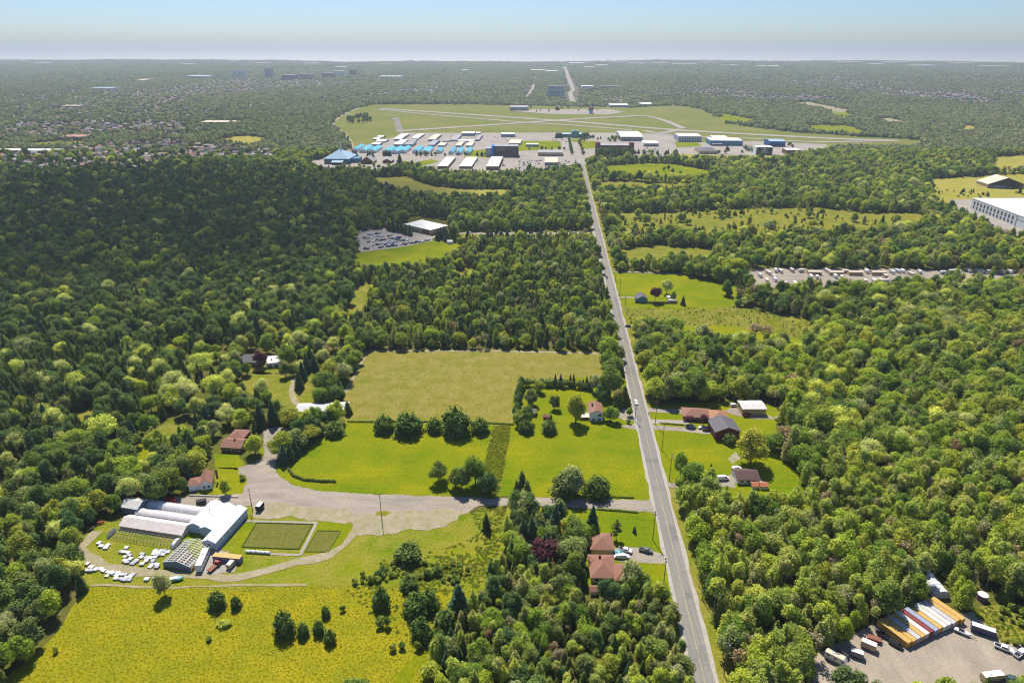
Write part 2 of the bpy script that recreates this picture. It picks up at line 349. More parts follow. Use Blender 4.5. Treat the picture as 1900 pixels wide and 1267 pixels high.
# house by the corner
sheet('lawn', [(990,941),(1205,951),(1222,962),(1232,1010),(1243,1048),(1250,1115),(1228,1110),(1190,1085),(1150,1085),(1090,1090),(1088,1005),(1115,1002),(1080,975),(990,950)], 0.07, 'mown', 0.5)
sheet('driveway', [(1140,1016),(1192,1016),(1232,1029),(1238,1046),(1150,1043)], 0.13, 'gravel', 0.2)
# right-hand lots
sheet('lawn', [(1205,752),(1268,748),(1365,745),(1430,748),(1452,770),(1440,786),(1445,815),(1420,832),(1443,843),(1483,880),(1494,905),(1488,938),(1455,938),(1415,945),(1350,948),(1300,925),(1262,897),(1238,893),(1222,842)], 0.07, 'mown', 0.6)
sheet('driveway', [(1192,756),(1268,760),(1268,768),(1196,764)], 0.13, 'gravel', 0.3)
sheet('driveway', [(1199,778),(1280,780),(1278,788),(1201,786)], 0.13, 'concrete', 0.2)
sheet('driveway', [(1203,788),(1270,793),(1320,800),(1316,806),(1262,800),(1206,797)], 0.13, 'gravel', 0.2)
sheet('yard', [(1345,762),(1375,750),(1430,772),(1438,778),(1400,777),(1362,770)], 0.12, 'gravel', 0.5)
sheet('driveway', [(1235,896),(1262,896),(1330,888),(1362,880),(1365,905),(1335,903),(1262,905),(1238,904)], 0.13, 'gravel', 0.4)
sheet('bare_patch', [(1350,850),(1365,838),(1372,852),(1360,862)], 0.1, 'dirt', 0.8, 2.0)
sheet('patio', [(1410,884),(1424,898),(1426,906),(1412,906)], 0.12, 'concrete', 0.2)
# container yard
sheet('container_yard', [(1502,1234),(1531,1203),(1577,1181),(1612,1164),(1640,1150),(1796,1136),(1806,1136),(1825,1153),(1842,1172),(1856,1190),(1910,1203),(1960,1290),(1500,1300)], 0.12, 'yard_gravel', 1.0)
sheet('rough_grass', [(1805,1138),(1830,1125),(1925,1120),(1935,1205),(1858,1192),(1842,1172)], 0.1, 'rough_grass', 1.2)
# upper right field and lots
sheet('field', [(1133,506),(1265,509),(1305,519),(1341,524),(1369,532),(1366,568),(1400,576),(1441,586),(1488,585),(1511,606),(1510,640),(1458,650),(1361,640),(1326,640),(1248,622),(1166,606),(1152,560)], 0.07, 'mown', 0.8)
sheet('weed_field', [(1158,570),(1250,574),(1365,568),(1441,586),(1488,586),(1508,606),(1506,634),(1450,625),(1365,606),(1250,604),(1167,601)], 0.1, 'rough_grass', 1.5)
ribbon('driveway', [(1140,553),(1160,551.5),(1180,553)], 3.2, 0.14, 'gravel', rough=0.2)
ribbon('driveway', [(1158,606),(1172,606),(1195,610)], 6.0, 0.14, 'gravel', rough=0.3)
ribbon('farm_lane', [(1133,503.5),(1200,506),(1265,509)], 3.0, 0.14, 'gravel', rough=0.3)
sheet('trailer_yard', [(1378,512),(1405,499),(1500,499),(1660,498),(1905,507),(1930,524),(1905,528),(1770,530),(1660,538),(1490,540),(1420,548),(1392,540)], 0.1, 'gravel', 1.0)
# club field and car park
sheet('car_park', [(657,434),(690,425),(712,423),(760,431),(800,434),(803,447),(738,460),(667,468)], 0.12, 'concrete', 0.5)
sheet('lawn', [(655,468),(667,468),(738,460),(803,447),(856,453),(857,478),(780,498),(736,505),(655,505)], 0.08, 'mown', 1.0)
sheet('verge', [(850,430),(1100,428.5),(1104,444),(1000,447),(880,449),(850,452)], 0.07, 'rough_grass', 1.5)
ribbon('access_road', [(800,441),(845,433),(890,433.5),(1000,433),(1105,432)], 7.0, 0.15, 'concrete')
sheet('glade', [(845,504),(880,498),(895,508),(870,525),(848,520)], 0.06, 'rough_grass', 1.0)
sheet('glade', [(655,540),(690,522),(700,540),(668,590),(640,598)], 0.06, 'rough_grass', 1.5)
sheet('glade', [(880,470),(905,465),(905,480),(885,486)], 0.06, 'rough_grass', 1.0)
# beyond: fields between the woods and the airfield
sheet('field', [(683,330),(756,328),(800,345),(870,352),(955,352),(955,372),(815,373),(740,360),(700,350)], 0.15, 'far_field', 2.0, 10)
sheet('field', [(1118,309),(1197,303),(1250,305),(1312,316),(1330,337),(1226,337),(1130,331)], 0.15, 'mown', 2.0, 10)
sheet('field', [(1106,339),(1165,336),(1215,340),(1290,340),(1280,355),(1200,358),(1112,358)], 0.15, 'rough_grass', 2.0, 10)
sheet('field', [(1148,396),(1250,394),(1400,386),(1533,386),(1575,394),(1712,394),(1712,424),(1615,438),(1462,443),(1380,446),(1260,438),(1150,437)], 0.12, 'rough_grass', 2.0, 8)
sheet('field', [(1150,462),(1215,456),(1330,462),(1320,488),(1180,494),(1150,488)], 0.12, 'rough_grass', 2.0, 8)
sheet('warehouse_grass', [(1722,332),(1800,328),(1915,322),(1930,400),(1925,455),(1860,440),(1790,408),(1740,385),(1725,360)], 0.12, 'far_field', 1.5, 8)
sheet('warehouse_apron', [(1761,371),(1800,370.5),(1925,365),(1960,460),(1880,436),(1826,414),(1785,395),(1764,383)], 0.2, 'concrete', 0.5)
sheet('field', [(1845,292),(1920,286),(1925,318),(1840,322)], 0.15, 'far_field', 2.0, 10)
# airfield
sheet('airfield_grass', [(600,300),(660,276),(617,229),(645,207),(664,200),(690,194),(880,194),(950,196),(1170,200),(1239,196),(1277,198),(1315,207),(1335,220),(1348,229),(1480,247),(1647,256),(1716,260),(1705,276),(1560,276),(1440,300),(1240,300),(1060,300)], 0.2, 'airfield', 3.0, 25)
sheet('apron', [(596,322),(560,303),(605,293),(655,276),(735,254),(742,247),(860,247),(1020,246.5),(1170,247),(1235,250),(1300,265),(1400,262),(1530,268),(1545,276),(1470,284),(1460,296),(1300,292),(1190,290),(1110,296),(1060,318),(900,330),(820,326),(755,312),(690,327),(640,320)], 0.35, 'concrete', 2.0, 25)
for i, p in enumerate([[(950,262),(1040,262),(1042,276),(962,281),(950,276)], [(1058,258),(1090,257),(1085,263),(1062,264)], [(1070,264),(1105,262),(1108,275),(1082,277)], [(868,281),(902,277),(903,293),(862,293)],
          [(735,309),(800,296),(815,300),(770,312)], [(1252,264),(1290,260),(1302,272),(1255,274)], [(1240,286),(1440,290),(1438,302),(1245,300)], [(690,325),(700,327),(718,312),(708,312)]]):
    sheet('grass_plot', p, 0.5, 'far_field' if i == 6 else 'mown', 1.0, 12)
ribbon('perimeter_track', [(640,283),(654,272),(640,250),(622,236),(620,227),(640,212),(668,200)], [9,9,9,9,9,10,12], 0.6, 'dirt', rough=1.0, margin=6)
ribbon('runway', [(706,202),(1045,225),(1251,241.5),(1521,256.5),(1668,262)], 30, 0.8, 'concrete')
ribbon('taxiway', [(700,203.5),(800,213),(971,227.5),(1055,232.5),(1173,242)], 18, 0.7, 'concrete')
ribbon('taxiway', [(1195,243),(1251,252),(1400,258),(1520,264),(1640,262)], 18, 0.7, 'concrete')
ribbon('runway', [(738,244),(971,228.5),(1080,221),(1186,215.5)], 28, 0.9, 'concrete')
ribbon('taxiway', [(1186,215.5),(1205,217),(1235,225),(1268,239)], 20, 0.95, 'concrete')
ribbon('taxiway', [(735,218),(738,230),(742,246)], 16, 0.7, 'asphalt')
ribbon('taxiway', [(1226,248),(1248,244),(1265,240)], 22, 0.75, 'concrete')
sheet('apron', [(945,206),(1000,203),(1130,203),(1160,208),(1130,213),(1020,212)], 0.5, 'concrete', 2.0, 25)
# golf ground and bare earth right of the airfield
sheet('fairway', [(1325,212),(1345,211),(1400,222),(1395,232),(1345,228)], 0.3, 'mown', 3, 25)
sheet('fairway', [(1490,232),(1570,233),(1610,245),(1600,252),(1500,246)], 0.3, 'mown', 3, 25)
sheet('fairway', [(1528,206),(1570,208),(1600,218),(1560,221)], 0.3, 'mown', 3, 25)
sheet('bare_earth', [(1458,192),(1500,190),(1580,205),(1560,209),(1500,200)], 0.35, 'dirt', 3, 25)
sheet('bare_earth', [(1620,222),(1650,219),(1690,228),(1670,232),(1630,228)], 0.35, 'dirt', 3, 25)
sheet('field', [(1770,238),(1800,232),(1815,244),(1790,250)], 0.3, 'far_field', 3, 25)
# left-hand town greens
sheet('sports_field', [(398,262),(430,254),(470,252),(500,258),(498,266),(460,274),(430,272)], 0.3, 'far_field', 2, 20)
sheet('sports_field', [(42,266),(112,263),(165,262),(160,270),(100,276),(45,275)], 0.3, 'rough_grass', 2, 20)
sheet('school_ground', [(372,234),(440,224),(452,230),(400,240)], 0.3, 'concrete', 2, 20)

# --- main road
def road_x(Y): return ROAD_A + ROAD_B * Y
YS, YE = 120.0, 1690.0
def road_line(off, w, y0, y1, z, mat, name, parent=None):
    p = [(road_x(y) + off, y) for y in np.linspace(y0, y1, 2)]
    c = MB(); a, b = p
    c.add([(a[0]-w/2, a[1], z), (a[0]+w/2, a[1], z), (b[0]+w/2, b[1], z), (b[0]-w/2, b[1], z)], [(0,1,2,3)])
    o = c.build(name, M(mat), parent)
    if parent is None: o['kind'] = 'structure'
    return o
road_line(1.0, 21, YS, YE, 0.04, 'rough_grass', 'road_verge')
ribbon('road_shoulder', [(road_x(y), y) for y in np.linspace(YS, YE, 12)], 9.8, 0.20, 'shoulder', world_pts=True, rough=0.55, keep=False)
rd = road_line(0, 7.0, YS, YE + 10, 0.22, 'asphalt', 'road')
road_line(0.0, 0.2, YS, YE, 0.245, 'yellow_paint', 'centre_line', rd)
pr_ = random.Random(12)
for k in range(16):
    y = 175 + k * 34 + pr_.uniform(-10, 10); off = pr_.choice([-1.7, 1.7, 0]); w = 2.6 if off else 6.4; L = pr_.uniform(3, 14)
    c = MB(); c.add([(road_x(y)+off-w/2, y, .231), (road_x(y)+off+w/2, y, .231), (road_x(y+L)+off+w/2, y+L, .231), (road_x(y+L)+off-w/2, y+L, .231)], [(0,1,2,3)]); c.build('repair_patch', plain('patch_asphalt', (.17,.162,.15), .9, .2, .8) if k % 3 else plain('patch_mid', (.20,.19,.172), .9, .2, .8), rd)
EXCL.append(np.array([(road_x(YS)-6.0, YS), (road_x(YS)+8.5, YS), (road_x(YE)+8.5, YE), (road_x(YE)-7.0, YE)]))
ribbon('road_junction', [(1069,291),(1120,293),(1240,294)], 14, 0.5, 'concrete')
ribbon('road', [(1069,291),(1000,297),(900,291),(780,288)], 9, 0.45, 'concrete')
ribbon('road', [(1064,191),(1058,173),(1063,166),(1055,145),(1048,124)], [20,20,20,24,30], 0.9, 'concrete', margin=22)
ribbon('road', [(972,184),(988,165),(993,143)], 12, 0.9, 'concrete', margin=12)
ribbon('road', [(1074,166),(1180,174),(1260,178)], 12, 0.9, 'concrete', margin=4)

# town streets that show between the trees
for i, (px_, w_) in enumerate((([(250,291),(300,280),(345,270),(400,262)], 9), ([(310,287),(345,279),(390,270)], 9), ([(0,300),(120,297),(260,300),(340,303)], 8), ([(365,247),(400,238),(440,230)], 10), ([(180,233),(300,226),(420,222)], 9), ([(1440,196),(1560,206),(1700,210)], 10), ([(1500,186),(1640,192),(1900,198)], 10), ([(0,243),(110,238),(240,240)], 9), ([(200,192),(420,186),(640,180)], 12), ([(1290,163),(1500,168),(1900,172)], 14))):
    ribbon('street', px_, w_, 0.6 + .02 * i, 'concrete', margin=5)
class Mask:
    def __init__(s, x0, x1, y0, y1, res):
        s.x0, s.y0, s.res = x0, y0, res; s.nx = int((x1 - x0) / res); s.ny = int((y1 - y0) / res); s.a = np.zeros((s.nx, s.ny), bool)
        for e in EXCL:
            if isinstance(e, tuple):
                _, cx, cy, r = e; lo = (cx - r, cy - r); hi = (cx + r, cy + r)
            else: lo = e.min(0); hi = e.max(0)
            i0 = max(0, int((lo[0] - x0) / res) - 1); i1 = min(s.nx, int((hi[0] - x0) / res) + 2); j0 = max(0, int((lo[1] - y0) / res) - 1); j1 = min(s.ny, int((hi[1] - y0) / res) + 2)
            if i0 >= i1 or j0 >= j1: continue
            gx, gy = np.meshgrid(x0 + (np.arange(i0, i1) + .5) * res, y0 + (np.arange(j0, j1) + .5) * res, indexing='ij')
            P = np.stack([gx.ravel(), gy.ravel()], 1)
            k = ((P[:, 0] - cx) ** 2 + (P[:, 1] - cy) ** 2 < r * r) if isinstance(e, tuple) else inpoly(P, e)
            s.a[i0:i1, j0:j1] |= k.reshape(gx.shape)
    def free(s, P):
        i = ((P[:, 0] - s.x0) / s.res).astype(int); j = ((P[:, 1] - s.y0) / s.res).astype(int)
        ok = (i >= 0) & (i < s.nx) & (j >= 0) & (j < s.ny)
        out = np.ones(len(P), bool); out[ok] = ~s.a[i[ok], j[ok]]; return out
# ------------------------------------------------------------------ tree kinds (each: crown mesh + trunk mesh, shared by copies)
def cards(P, N, S, r, aspect=0.8, jitter=0.42):
    """leaf clumps: one small bent quad at each point P, facing roughly N, of size S"""
    n = len(P)
    N = N + r.normal(0, jitter, (n, 3)) + np.array([0, 0, 0.35]); N /= np.linalg.norm(N, axis=1)[:, None] + 1e-9
    A = r.normal(0, 1, (n, 3)); T = np.cross(N, A); T /= np.linalg.norm(T, axis=1)[:, None] + 1e-9
    B = np.cross(N, T); S = np.asarray(S)[:, None] * 0.5
    w = S * aspect
    tip = r.uniform(0.2, 0.75, (n, 1))
    V = np.stack([P - T * S - B * w * tip, P + B * w * -1.0 + T * S * 0.15, P + T * S + B * w * (tip - 0.4), P + B * w + N * S * 0.25 - T * S * 0.2], 1)
    return V.reshape(-1, 3), np.arange(n * 4).reshape(n, 4)
def ico(sub):
    bm = bmesh.new(); bmesh.ops.create_icosphere(bm, subdivisions=sub, radius=1.0)
    v = np.array([tuple(x.co) for x in bm.verts]); f = np.array([[q.index for q in x.verts] for x in bm.faces]); bm.free(); return v, f
ICO1, ICO2 = ico(1), ico(2)
def np_mesh(name, parts, mats):
    """parts: list of (verts, faces(array), material index)"""
    vs_, polys, mi = [], [], []
    o = 0
    for v, f, k in parts:
        vs_.append(v); polys += (f + o).tolist(); mi += [k] * len(f); o += len(v)
    me = bpy.data.meshes.new(name); me.from_pydata(np.concatenate(vs_).tolist(), [], polys)
    for m in mats: me.materials.append(m)
    me.polygons.foreach_set('material_index', mi); me.update(); return me
def trunk_parts(r, h, r0, crown_lo, spread, limbs=5):
    c = MB(); bend = r.normal(0, 0.03 * h, 2)
    pts = [(bend[0] * t * t, bend[1] * t * t, h * t) for t in (0, 0.25, 0.55, 0.8)]
    c.tube(pts, [r0 * 1.25, r0 * 0.9, r0 * 0.6, r0 * 0.2], 6)
    for k in range(limbs):
        a = 2 * math.pi * (k + r.uniform(0, 0.6)) / limbs; t = r.uniform(crown_lo / h, 0.62)
        p = Vector((bend[0]*t*t, bend[1]*t*t, h*t)); q = p + Vector((math.cos(a) * spread * 0.7, math.sin(a) * spread * 0.7, h * r.uniform(0.1, 0.22)))
        m = p.lerp(q, 0.5) + Vector((0, 0, -0.02 * h))
        c.tube([p, m, q], [r0 * 0.45, r0 * 0.3, r0 * 0.12], 5)
    me = c.mesh('trunk', M('bark')); v = np.array([tuple(x.co) for x in me.vertices]); f = [list(p.vertices) for p in me.polygons]
    bpy.data.meshes.remove(me)
    return v, f
def crown_broad(r, h, R, lo, n_lobe, n_card, size, flat=1.0, core=0.72):
    """lumpy crown: lobes set round a main ellipsoid, leaf clumps on the lobes"""
    cz = (h + lo) / 2; rz = (h - lo) / 2
    L = []
    for k in range(n_lobe):
        d = r.normal(0, 1, 3); d[2] = abs(d[2]) * 1.0 - 0.62; d /= np.linalg.norm(d)
        q = r.uniform(0.45, 0.68); lr = R * r.uniform(0.30, 0.46)
        L.append((np.array([d[0] * R * q, d[1] * R * q, cz + d[2] * rz * q * flat]), lr, lr * r.uniform(0.75, 1.0) * min(1.3, rz / R + 0.2)))
    L.append((np.array([0, 0, cz]), R * 0.6, rz * 0.72))
    P, N, parts = [], [], []
    w = np.array([l[1] ** 2 for l in L]); w = w / w.sum()
    for (c, lr, lz), ww in zip(L, w):
        k = max(6, int(n_card * ww))
        d = r.normal(0, 1, (k, 3)); d /= np.linalg.norm(d, axis=1)[:, None]
        d[:, 2] = np.where(d[:, 2] < -0.35, -d[:, 2], d[:, 2])
        rad = r.uniform(0.74, 1.16, (k, 1)) * np.where(r.uniform(0, 1, (k, 1)) < 0.10, 1.2, 1.0)
        P.append(c + d * rad * np.array([lr, lr, lz])); N.append(d)
        v, f = ICO1
        jit = 1 + r.normal(0, 0.07, (len(v), 1))
        parts.append((c + v * jit * np.array([lr, lr, lz]) * core, f, 0))
    P = np.concatenate(P); N = np.concatenate(N)
    V, Q = cards(P, N, size * r.uniform(0.6, 1.35, len(P)), r)
    parts.append((V, Q, 0)); return parts
def crown_cone(r, h, R, lo, n_card, size, droop=0.25, tiers=11, power=0.9):
    P, N = [], []
    for k in range(n_card):
        t = 1 - math.sqrt(r.uniform(0, 1)); t = min(0.985, t)
        tt = (math.floor(t * tiers) + r.uniform(0.15, 0.85)) / tiers
        ph = (tt * tiers) % 1.0
        rr = R * (1 - tt) ** power * (1.05 - 0.32 * ph) * r.uniform(0.72, 1.12) + 0.12
        a = r.uniform(0, 2 * math.pi); lob = 1 + 0.16 * math.sin(a * 5 + math.floor(tt * tiers) * 1.7)
        P.append((rr * lob * math.cos(a), rr * lob * math.sin(a), lo + (h - lo) * tt - droop * rr * 0.5))
        N.append((math.cos(a) * 0.7, math.sin(a) * 0.7, 0.65))
    V, Q = cards(np.array(P), np.array(N), size * r.uniform(0.6, 1.3, n_card), r, 0.6, 0.4)
    c = MB(); prof = [(lo, 0.72), (lo + (h - lo) * 0.35, 0.52), (lo + (h - lo) * 0.7, 0.25), (h * 0.97, 0.02)]
    c.tube([(0, 0, z) for z, _ in prof], [R * q for _, q in prof], 8)
    f4 = np.array([f for f in c.f if len(f) == 4])
    return [(np.array(c.v), f4, 0), (V, Q, 0)]
TREE = {}                                   # kind -> list of dict(crown, trunk, height, radius)
STORE = bpy.data.collections.new('tree_store'); VARIANTS = []
def add_kind(kind, leafm, barkm, crown_parts, trunk, h, R):
    tv, tf_ = trunk
    i = len(TREE.setdefault(kind, []))
    crown = np_mesh('crown', crown_parts, [M(leafm)])
    tm = bpy.data.meshes.new('trunk'); tm.from_pydata(tv.tolist(), [], tf_); tm.materials.append(M(barkm)); tm.update()
    # joined copy for the woodland that reads as one mass
    vs_ = []; polys = []; mi = []; o = 0
    for v, f, k in crown_parts: vs_.append(v); polys += (f + o).tolist(); mi += [0] * len(f); o += len(v)
    vs_.append(tv); polys += [[q + o for q in f] for f in tf_]; mi += [1] * len(tf_)
    jm = bpy.data.meshes.new('tree'); jm.from_pydata(np.concatenate(vs_).tolist(), [], polys)
    jm.materials.append(M(leafm)); jm.materials.append(M(barkm)); jm.polygons.foreach_set('material_index', mi); jm.update()
    ob = bpy.data.objects.new('%03d_tree' % len(VARIANTS), jm); STORE.objects.link(ob)
    TREE[kind].append(dict(crown=crown, trunk=tm, h=h, R=R, vid=len(VARIANTS))); VARIANTS.append(ob)
def R8(s): return np.random.default_rng(s)
for s in range(7):
    r = R8(100 + s); h = r.uniform(12.5, 15.5); R = r.uniform(4.6, 6.0)
    add_kind('broad', 'leaf_broad', 'bark', crown_broad(r, h, R, -h * 0.04, 18, 2700, 0.72), trunk_parts(r, h, 0.28, 3.0, R), h, R)
for s in range(4):
    r = R8(150 + s); h = r.uniform(13, 16); R = r.uniform(4.4, 5.6)
    add_kind('dark', 'leaf_dark', 'bark', crown_broad(r, h, R, -h * 0.06, 18, 2700, 0.70), trunk_parts(r, h, 0.28, 3.0, R), h, R)
for s in range(4):
    r = R8(200 + s); h = r.uniform(14, 17.5); R = r.uniform(2.5, 3.4)
    add_kind('aspen', 'leaf_aspen', 'bark_pale', crown_broad(r, h, R, h * 0.38, 13, 1150, 0.6, 1.35, 0.55), trunk_parts(r, h * 1.1, 0.16, 6, R * 0.8, 6), h, R)
for s in range(3):
    r = R8(250 + s); h = r.uniform(13, 15); R = r.uniform(2.9, 3.6)
    add_kind('spruce', 'leaf_spruce', 'bark', crown_cone(r, h, R, 0.8, 1100, 0.95), trunk_parts(r, h, 0.2, 2, 1.0, 2), h, R)
for s in range(4):
    r = R8(300 + s); h = r.uniform(9.5, 12.5); R = r.uniform(2.3, 3.0)
    add_kind('cedar', 'leaf_cedar', 'bark', crown_cone(r, h, R, 0.2, 1100, 0.72, 0.1, 8, 0.74), trunk_parts(r, h, 0.16, 2, 0.8, 2), h, R)
for s in range(5):
    r = R8(330 + s); h = r.uniform(12, 15.5); R = r.uniform(2.4, 3.5)
    add_kind('feather', ('leaf_aspen', 'leaf_olive', 'leaf_broad')[s % 3], 'bark_pale', crown_cone(r, h, R, h * .12, 900, 0.66, 0.05, 5, 0.48) + crown_broad(r, h * .9, R * .95, h * .2, 9, 500, 0.6, 1.2, .5), trunk_parts(r, h, 0.16, 3, R * .8, 6), h, R)
for s in range(3):
    r = R8(350 + s); h = r.uniform(12, 14); R = r.uniform(5.6, 6.8)
    add_kind('willow', 'leaf_willow', 'bark', crown_broad(r, h, R, h * 0.1, 20, 2800, 0.6, 0.95), trunk_parts(r, h, 0.4, 2.5, R), h, R)
for s in range(4):
    r = R8(380 + s); h = r.uniform(6.5, 8.0); R = r.uniform(3.0, 3.6)
    add_kind('bush', 'leaf_bush', 'bark', crown_cone(r, h, R, 0.0, 700, 0.7, 0.05, 3, 0.36) + crown_broad(r, h * .85, R * 1.0, -0.8, 12, 900, 0.66), trunk_parts(r, h, 0.16, 1.0, R * .5, 4), h, R)
for s in range(2):
    r = R8(400 + s); h = 10.5; R = 4.4
    add_kind('purple', 'leaf_purple', 'bark', crown_broad(r, h, R, h * 0.2, 13, 1100, 0.8), trunk_parts(r, h, 0.22, 2.5, R), h, R)
for s in range(2):
    r = R8(430 + s); h = 12.0; R = 3.2
    add_kind('dry', 'leaf_dry', 'bark_grey', crown_broad(r, h, R, h * 0.2, 11, 420, 0.6, 1.2, 0.35), trunk_parts(r, h * 1.15, 0.2, 3.0, R, 9), h, R)
for s in range(4):
    r = R8(460 + s); h = r.uniform(3.2, 4.4); R = r.uniform(2.0, 2.6)
    add_kind('shrub', 'leaf_shrub', 'bark', crown_broad(r, h, R, 0.1, 9, 620, 0.62), trunk_parts(r, h, 0.1, 0.8, R, 4), h, R)
def pine_parts(r, h, R):
    parts = []; P, N = [], []
    for k in range(9):
        t = 0.35 + 0.6 * k / 8; rr = R * (1.05 - 0.75 * (k / 8)) * r.uniform(0.7, 1.1); a = k * 2.4
        c = np.array([math.cos(a) * rr * 0.55, math.sin(a) * rr * 0.55, h * t]); lr = rr * 0.62
        d = r.normal(0, 1, (85, 3)); d /= np.linalg.norm(d, axis=1)[:, None]; d[:, 2] = np.abs(d[:, 2]) * 0.9
        P.append(c + d * np.array([lr, lr, lr * 0.42]) * r.uniform(0.7, 1.15, (85, 1))); N.append(d)
        v, f = ICO1; parts.append((c + v * np.array([lr, lr, lr * 0.35]) * 0.7, f, 0))
    P = np.concatenate(P); V, Q = cards(P, np.concatenate(N), 0.8 * r.uniform(0.6, 1.3, len(P)), r); parts.append((V, Q, 0)); return parts
for s in range(2):
    r = R8(500 + s); h = r.uniform(12, 14); R = 3.6
    add_kind('pine', 'leaf_cedar', 'bark', pine_parts(r, h, R), trunk_parts(r, h * 1.15, 0.2, 4, R * 0.8, 6), h, R)
# far clumps: a dozen crowns each, only ever seen from over a kilometre away
def clump(seed, n, size, cone_share):
    r = R8(seed); parts = []; P, N = [], []; tones = []
    for k in range(n):
        x, y = r.uniform(-size / 2, size / 2, 2); h = r.uniform(6.5, 15.5); R = r.uniform(2.8, 6.0); tones.append(r.uniform()); conic = r.uniform() < cone_share
        if conic: R *= 0.5
        v, f = ICO1; c = np.array([x, y, h * 0.52]); rad = np.array([R, R, h * 0.48])
        vv = v * (1 + r.normal(0, 0.12, (len(v), 1)))
        if conic: vv = vv * np.stack([1 - 0.42 * (vv[:, 2] + 0.3), 1 - 0.42 * (vv[:, 2] + 0.3), np.ones(len(vv))], 1)
        parts.append((c + vv * rad * 0.9, f, 0))
        d = r.normal(0, 1, (46, 3)); d /= np.linalg.norm(d, axis=1)[:, None]; d[:, 2] = np.abs(d[:, 2]) * 1.1 - 0.15
        if conic: d[:, :2] *= (1 - 0.45 * (d[:, 2:3] + 0.2))
        P.append(c + d * rad * r.uniform(0.85, 1.15, (46, 1))); N.append(d)
    P = np.concatenate(P); V, Q = cards(P, np.concatenate(N), 2.1 * r.uniform(0.6, 1.3, len(P)), r); parts.append((V, Q, 0))
    tv = [np.full(len(ICO1[0]), t) for t in tones] + [np.full(46 * 4, t) for t in tones]
    return parts, np.concatenate(tv)
def clump_mesh(*a):
    parts, tv = clump(*a); me = np_mesh('clump', parts, [M('leaf_town')]); q = me.attributes.new('tone', 'FLOAT', 'POINT'); q.data.foreach_set('value', tv.astype(np.float32)); return me
CLUMP = []
for s in range(6):
    jm = clump_mesh(600 + s, 10, 24, 0.12)
    ob = bpy.data.objects.new('%03d_tree' % len(VARIANTS), jm); STORE.objects.link(ob); CLUMP.append(len(VARIANTS)); VARIANTS.append(ob)
SPARSE = []
for s in range(4):
    jm = clump_mesh(620 + s, 4, 26, 0.12)
    ob = bpy.data.objects.new('%03d_tree' % len(VARIANTS), jm); STORE.objects.link(ob); SPARSE.append(len(VARIANTS)); VARIANTS.append(ob)
TUFT = {}
for kind, mt in (('weed', 'weed'), ('green', 'weed_green')):
    for s in range(3):
        r = R8(700 + s + len(kind)); n = 34
        d = r.normal(0, 1, (n, 3)); d /= np.linalg.norm(d, axis=1)[:, None]; d[:, 2] = np.abs(d[:, 2])
        V, Q = cards(d * np.array([0.9, 0.9, 0.4]) * r.uniform(0.3, 1.0, (n, 1)), d * 0.35 + np.array([0, 0, 1.0]), 0.5 * r.uniform(0.6, 1.4, n), r, 0.75, 0.3)
        jm = np_mesh('tuft', [(V, Q, 0)], [M(mt)])
        ob = bpy.data.objects.new('%03d_tree' % len(VARIANTS), jm); STORE.objects.link(ob); TUFT.setdefault(kind, []).append(len(VARIANTS)); VARIANTS.append(ob)

def plant(kind, x, y, h, label, group=None, wide=1.0, name='tree', var=None, rz=None, cat='tree', z=0.0):
    """one tree standing at ground point (x, y) with its own trunk and crown"""
    vv = TREE[kind]; t = vv[rng.randrange(len(vv)) if var is None else var % len(vv)]
    s = h / t['h']
    root = empty(name, (x, y, z), rng.uniform(0, 6.28) if rz is None else rz)
    root.scale = (s * wide, s * wide, s)
    link(bpy.data.objects.new('trunk', t['trunk']), root); link(bpy.data.objects.new('crown', t['crown']), root)
    tag(root, label, cat, group); EXCL.append(('c', x, y, max(2.5, t['R'] * s * wide * 0.75)))
    return root
def scatter(name, pts, label=None):
    """pts rows: x y z rot sx sz vid - one mass of plants, instanced with geometry nodes"""
    pts = np.asarray(pts, float)
    me = bpy.data.meshes.new(name); me.vertices.add(len(pts)); me.vertices.foreach_set('co', pts[:, :3].ravel())
    a = me.attributes.new('turn', 'FLOAT', 'POINT'); a.data.foreach_set('value', pts[:, 3])
    a = me.attributes.new('size', 'FLOAT_VECTOR', 'POINT'); a.data.foreach_set('vector', pts[:, [4, 4, 5]].ravel())
    a = me.attributes.new('kindno', 'INT', 'POINT'); a.data.foreach_set('value', pts[:, 6].astype(np.int32))
    o = link(bpy.data.objects.new(name, me)); o['kind'] = 'stuff'
    if label: o['label'] = label
    ng = bpy.data.node_groups.new(name, 'GeometryNodeTree')
    ng.interface.new_socket('Geometry', in_out='INPUT', socket_type='NodeSocketGeometry'); ng.interface.new_socket('Geometry', in_out='OUTPUT', socket_type='NodeSocketGeometry')
    n, l = ng.nodes, ng.links
    gi, go = n.new('NodeGroupInput'), n.new('NodeGroupOutput'); ip = n.new('GeometryNodeInstanceOnPoints'); ci = n.new('GeometryNodeCollectionInfo')
    ci.inputs['Collection'].default_value = STORE; ci.inputs['Separate Children'].default_value = True; ci.inputs['Reset Children'].default_value = True
    def attr(nm, ty):
        x = n.new('GeometryNodeInputNamedAttribute'); x.data_type = ty; x.inputs['Name'].default_value = nm; return x.outputs['Attribute']
    cx = n.new('ShaderNodeCombineXYZ'); l.new(attr('turn', 'FLOAT'), cx.inputs[2])
    l.new(gi.outputs[0], ip.inputs['Points']); l.new(ci.outputs[0], ip.inputs['Instance']); ip.inputs['Pick Instance'].default_value = True
    l.new(attr('kindno', 'INT'), ip.inputs['Instance Index']); l.new(cx.outputs[0], ip.inputs['Rotation']); l.new(attr('size', 'FLOAT_VECTOR'), ip.inputs['Scale'])
    l.new(ip.outputs[0], go.inputs[0])
    md = o.modifiers.new('scatter', 'NODES'); md.node_group = ng
    return o
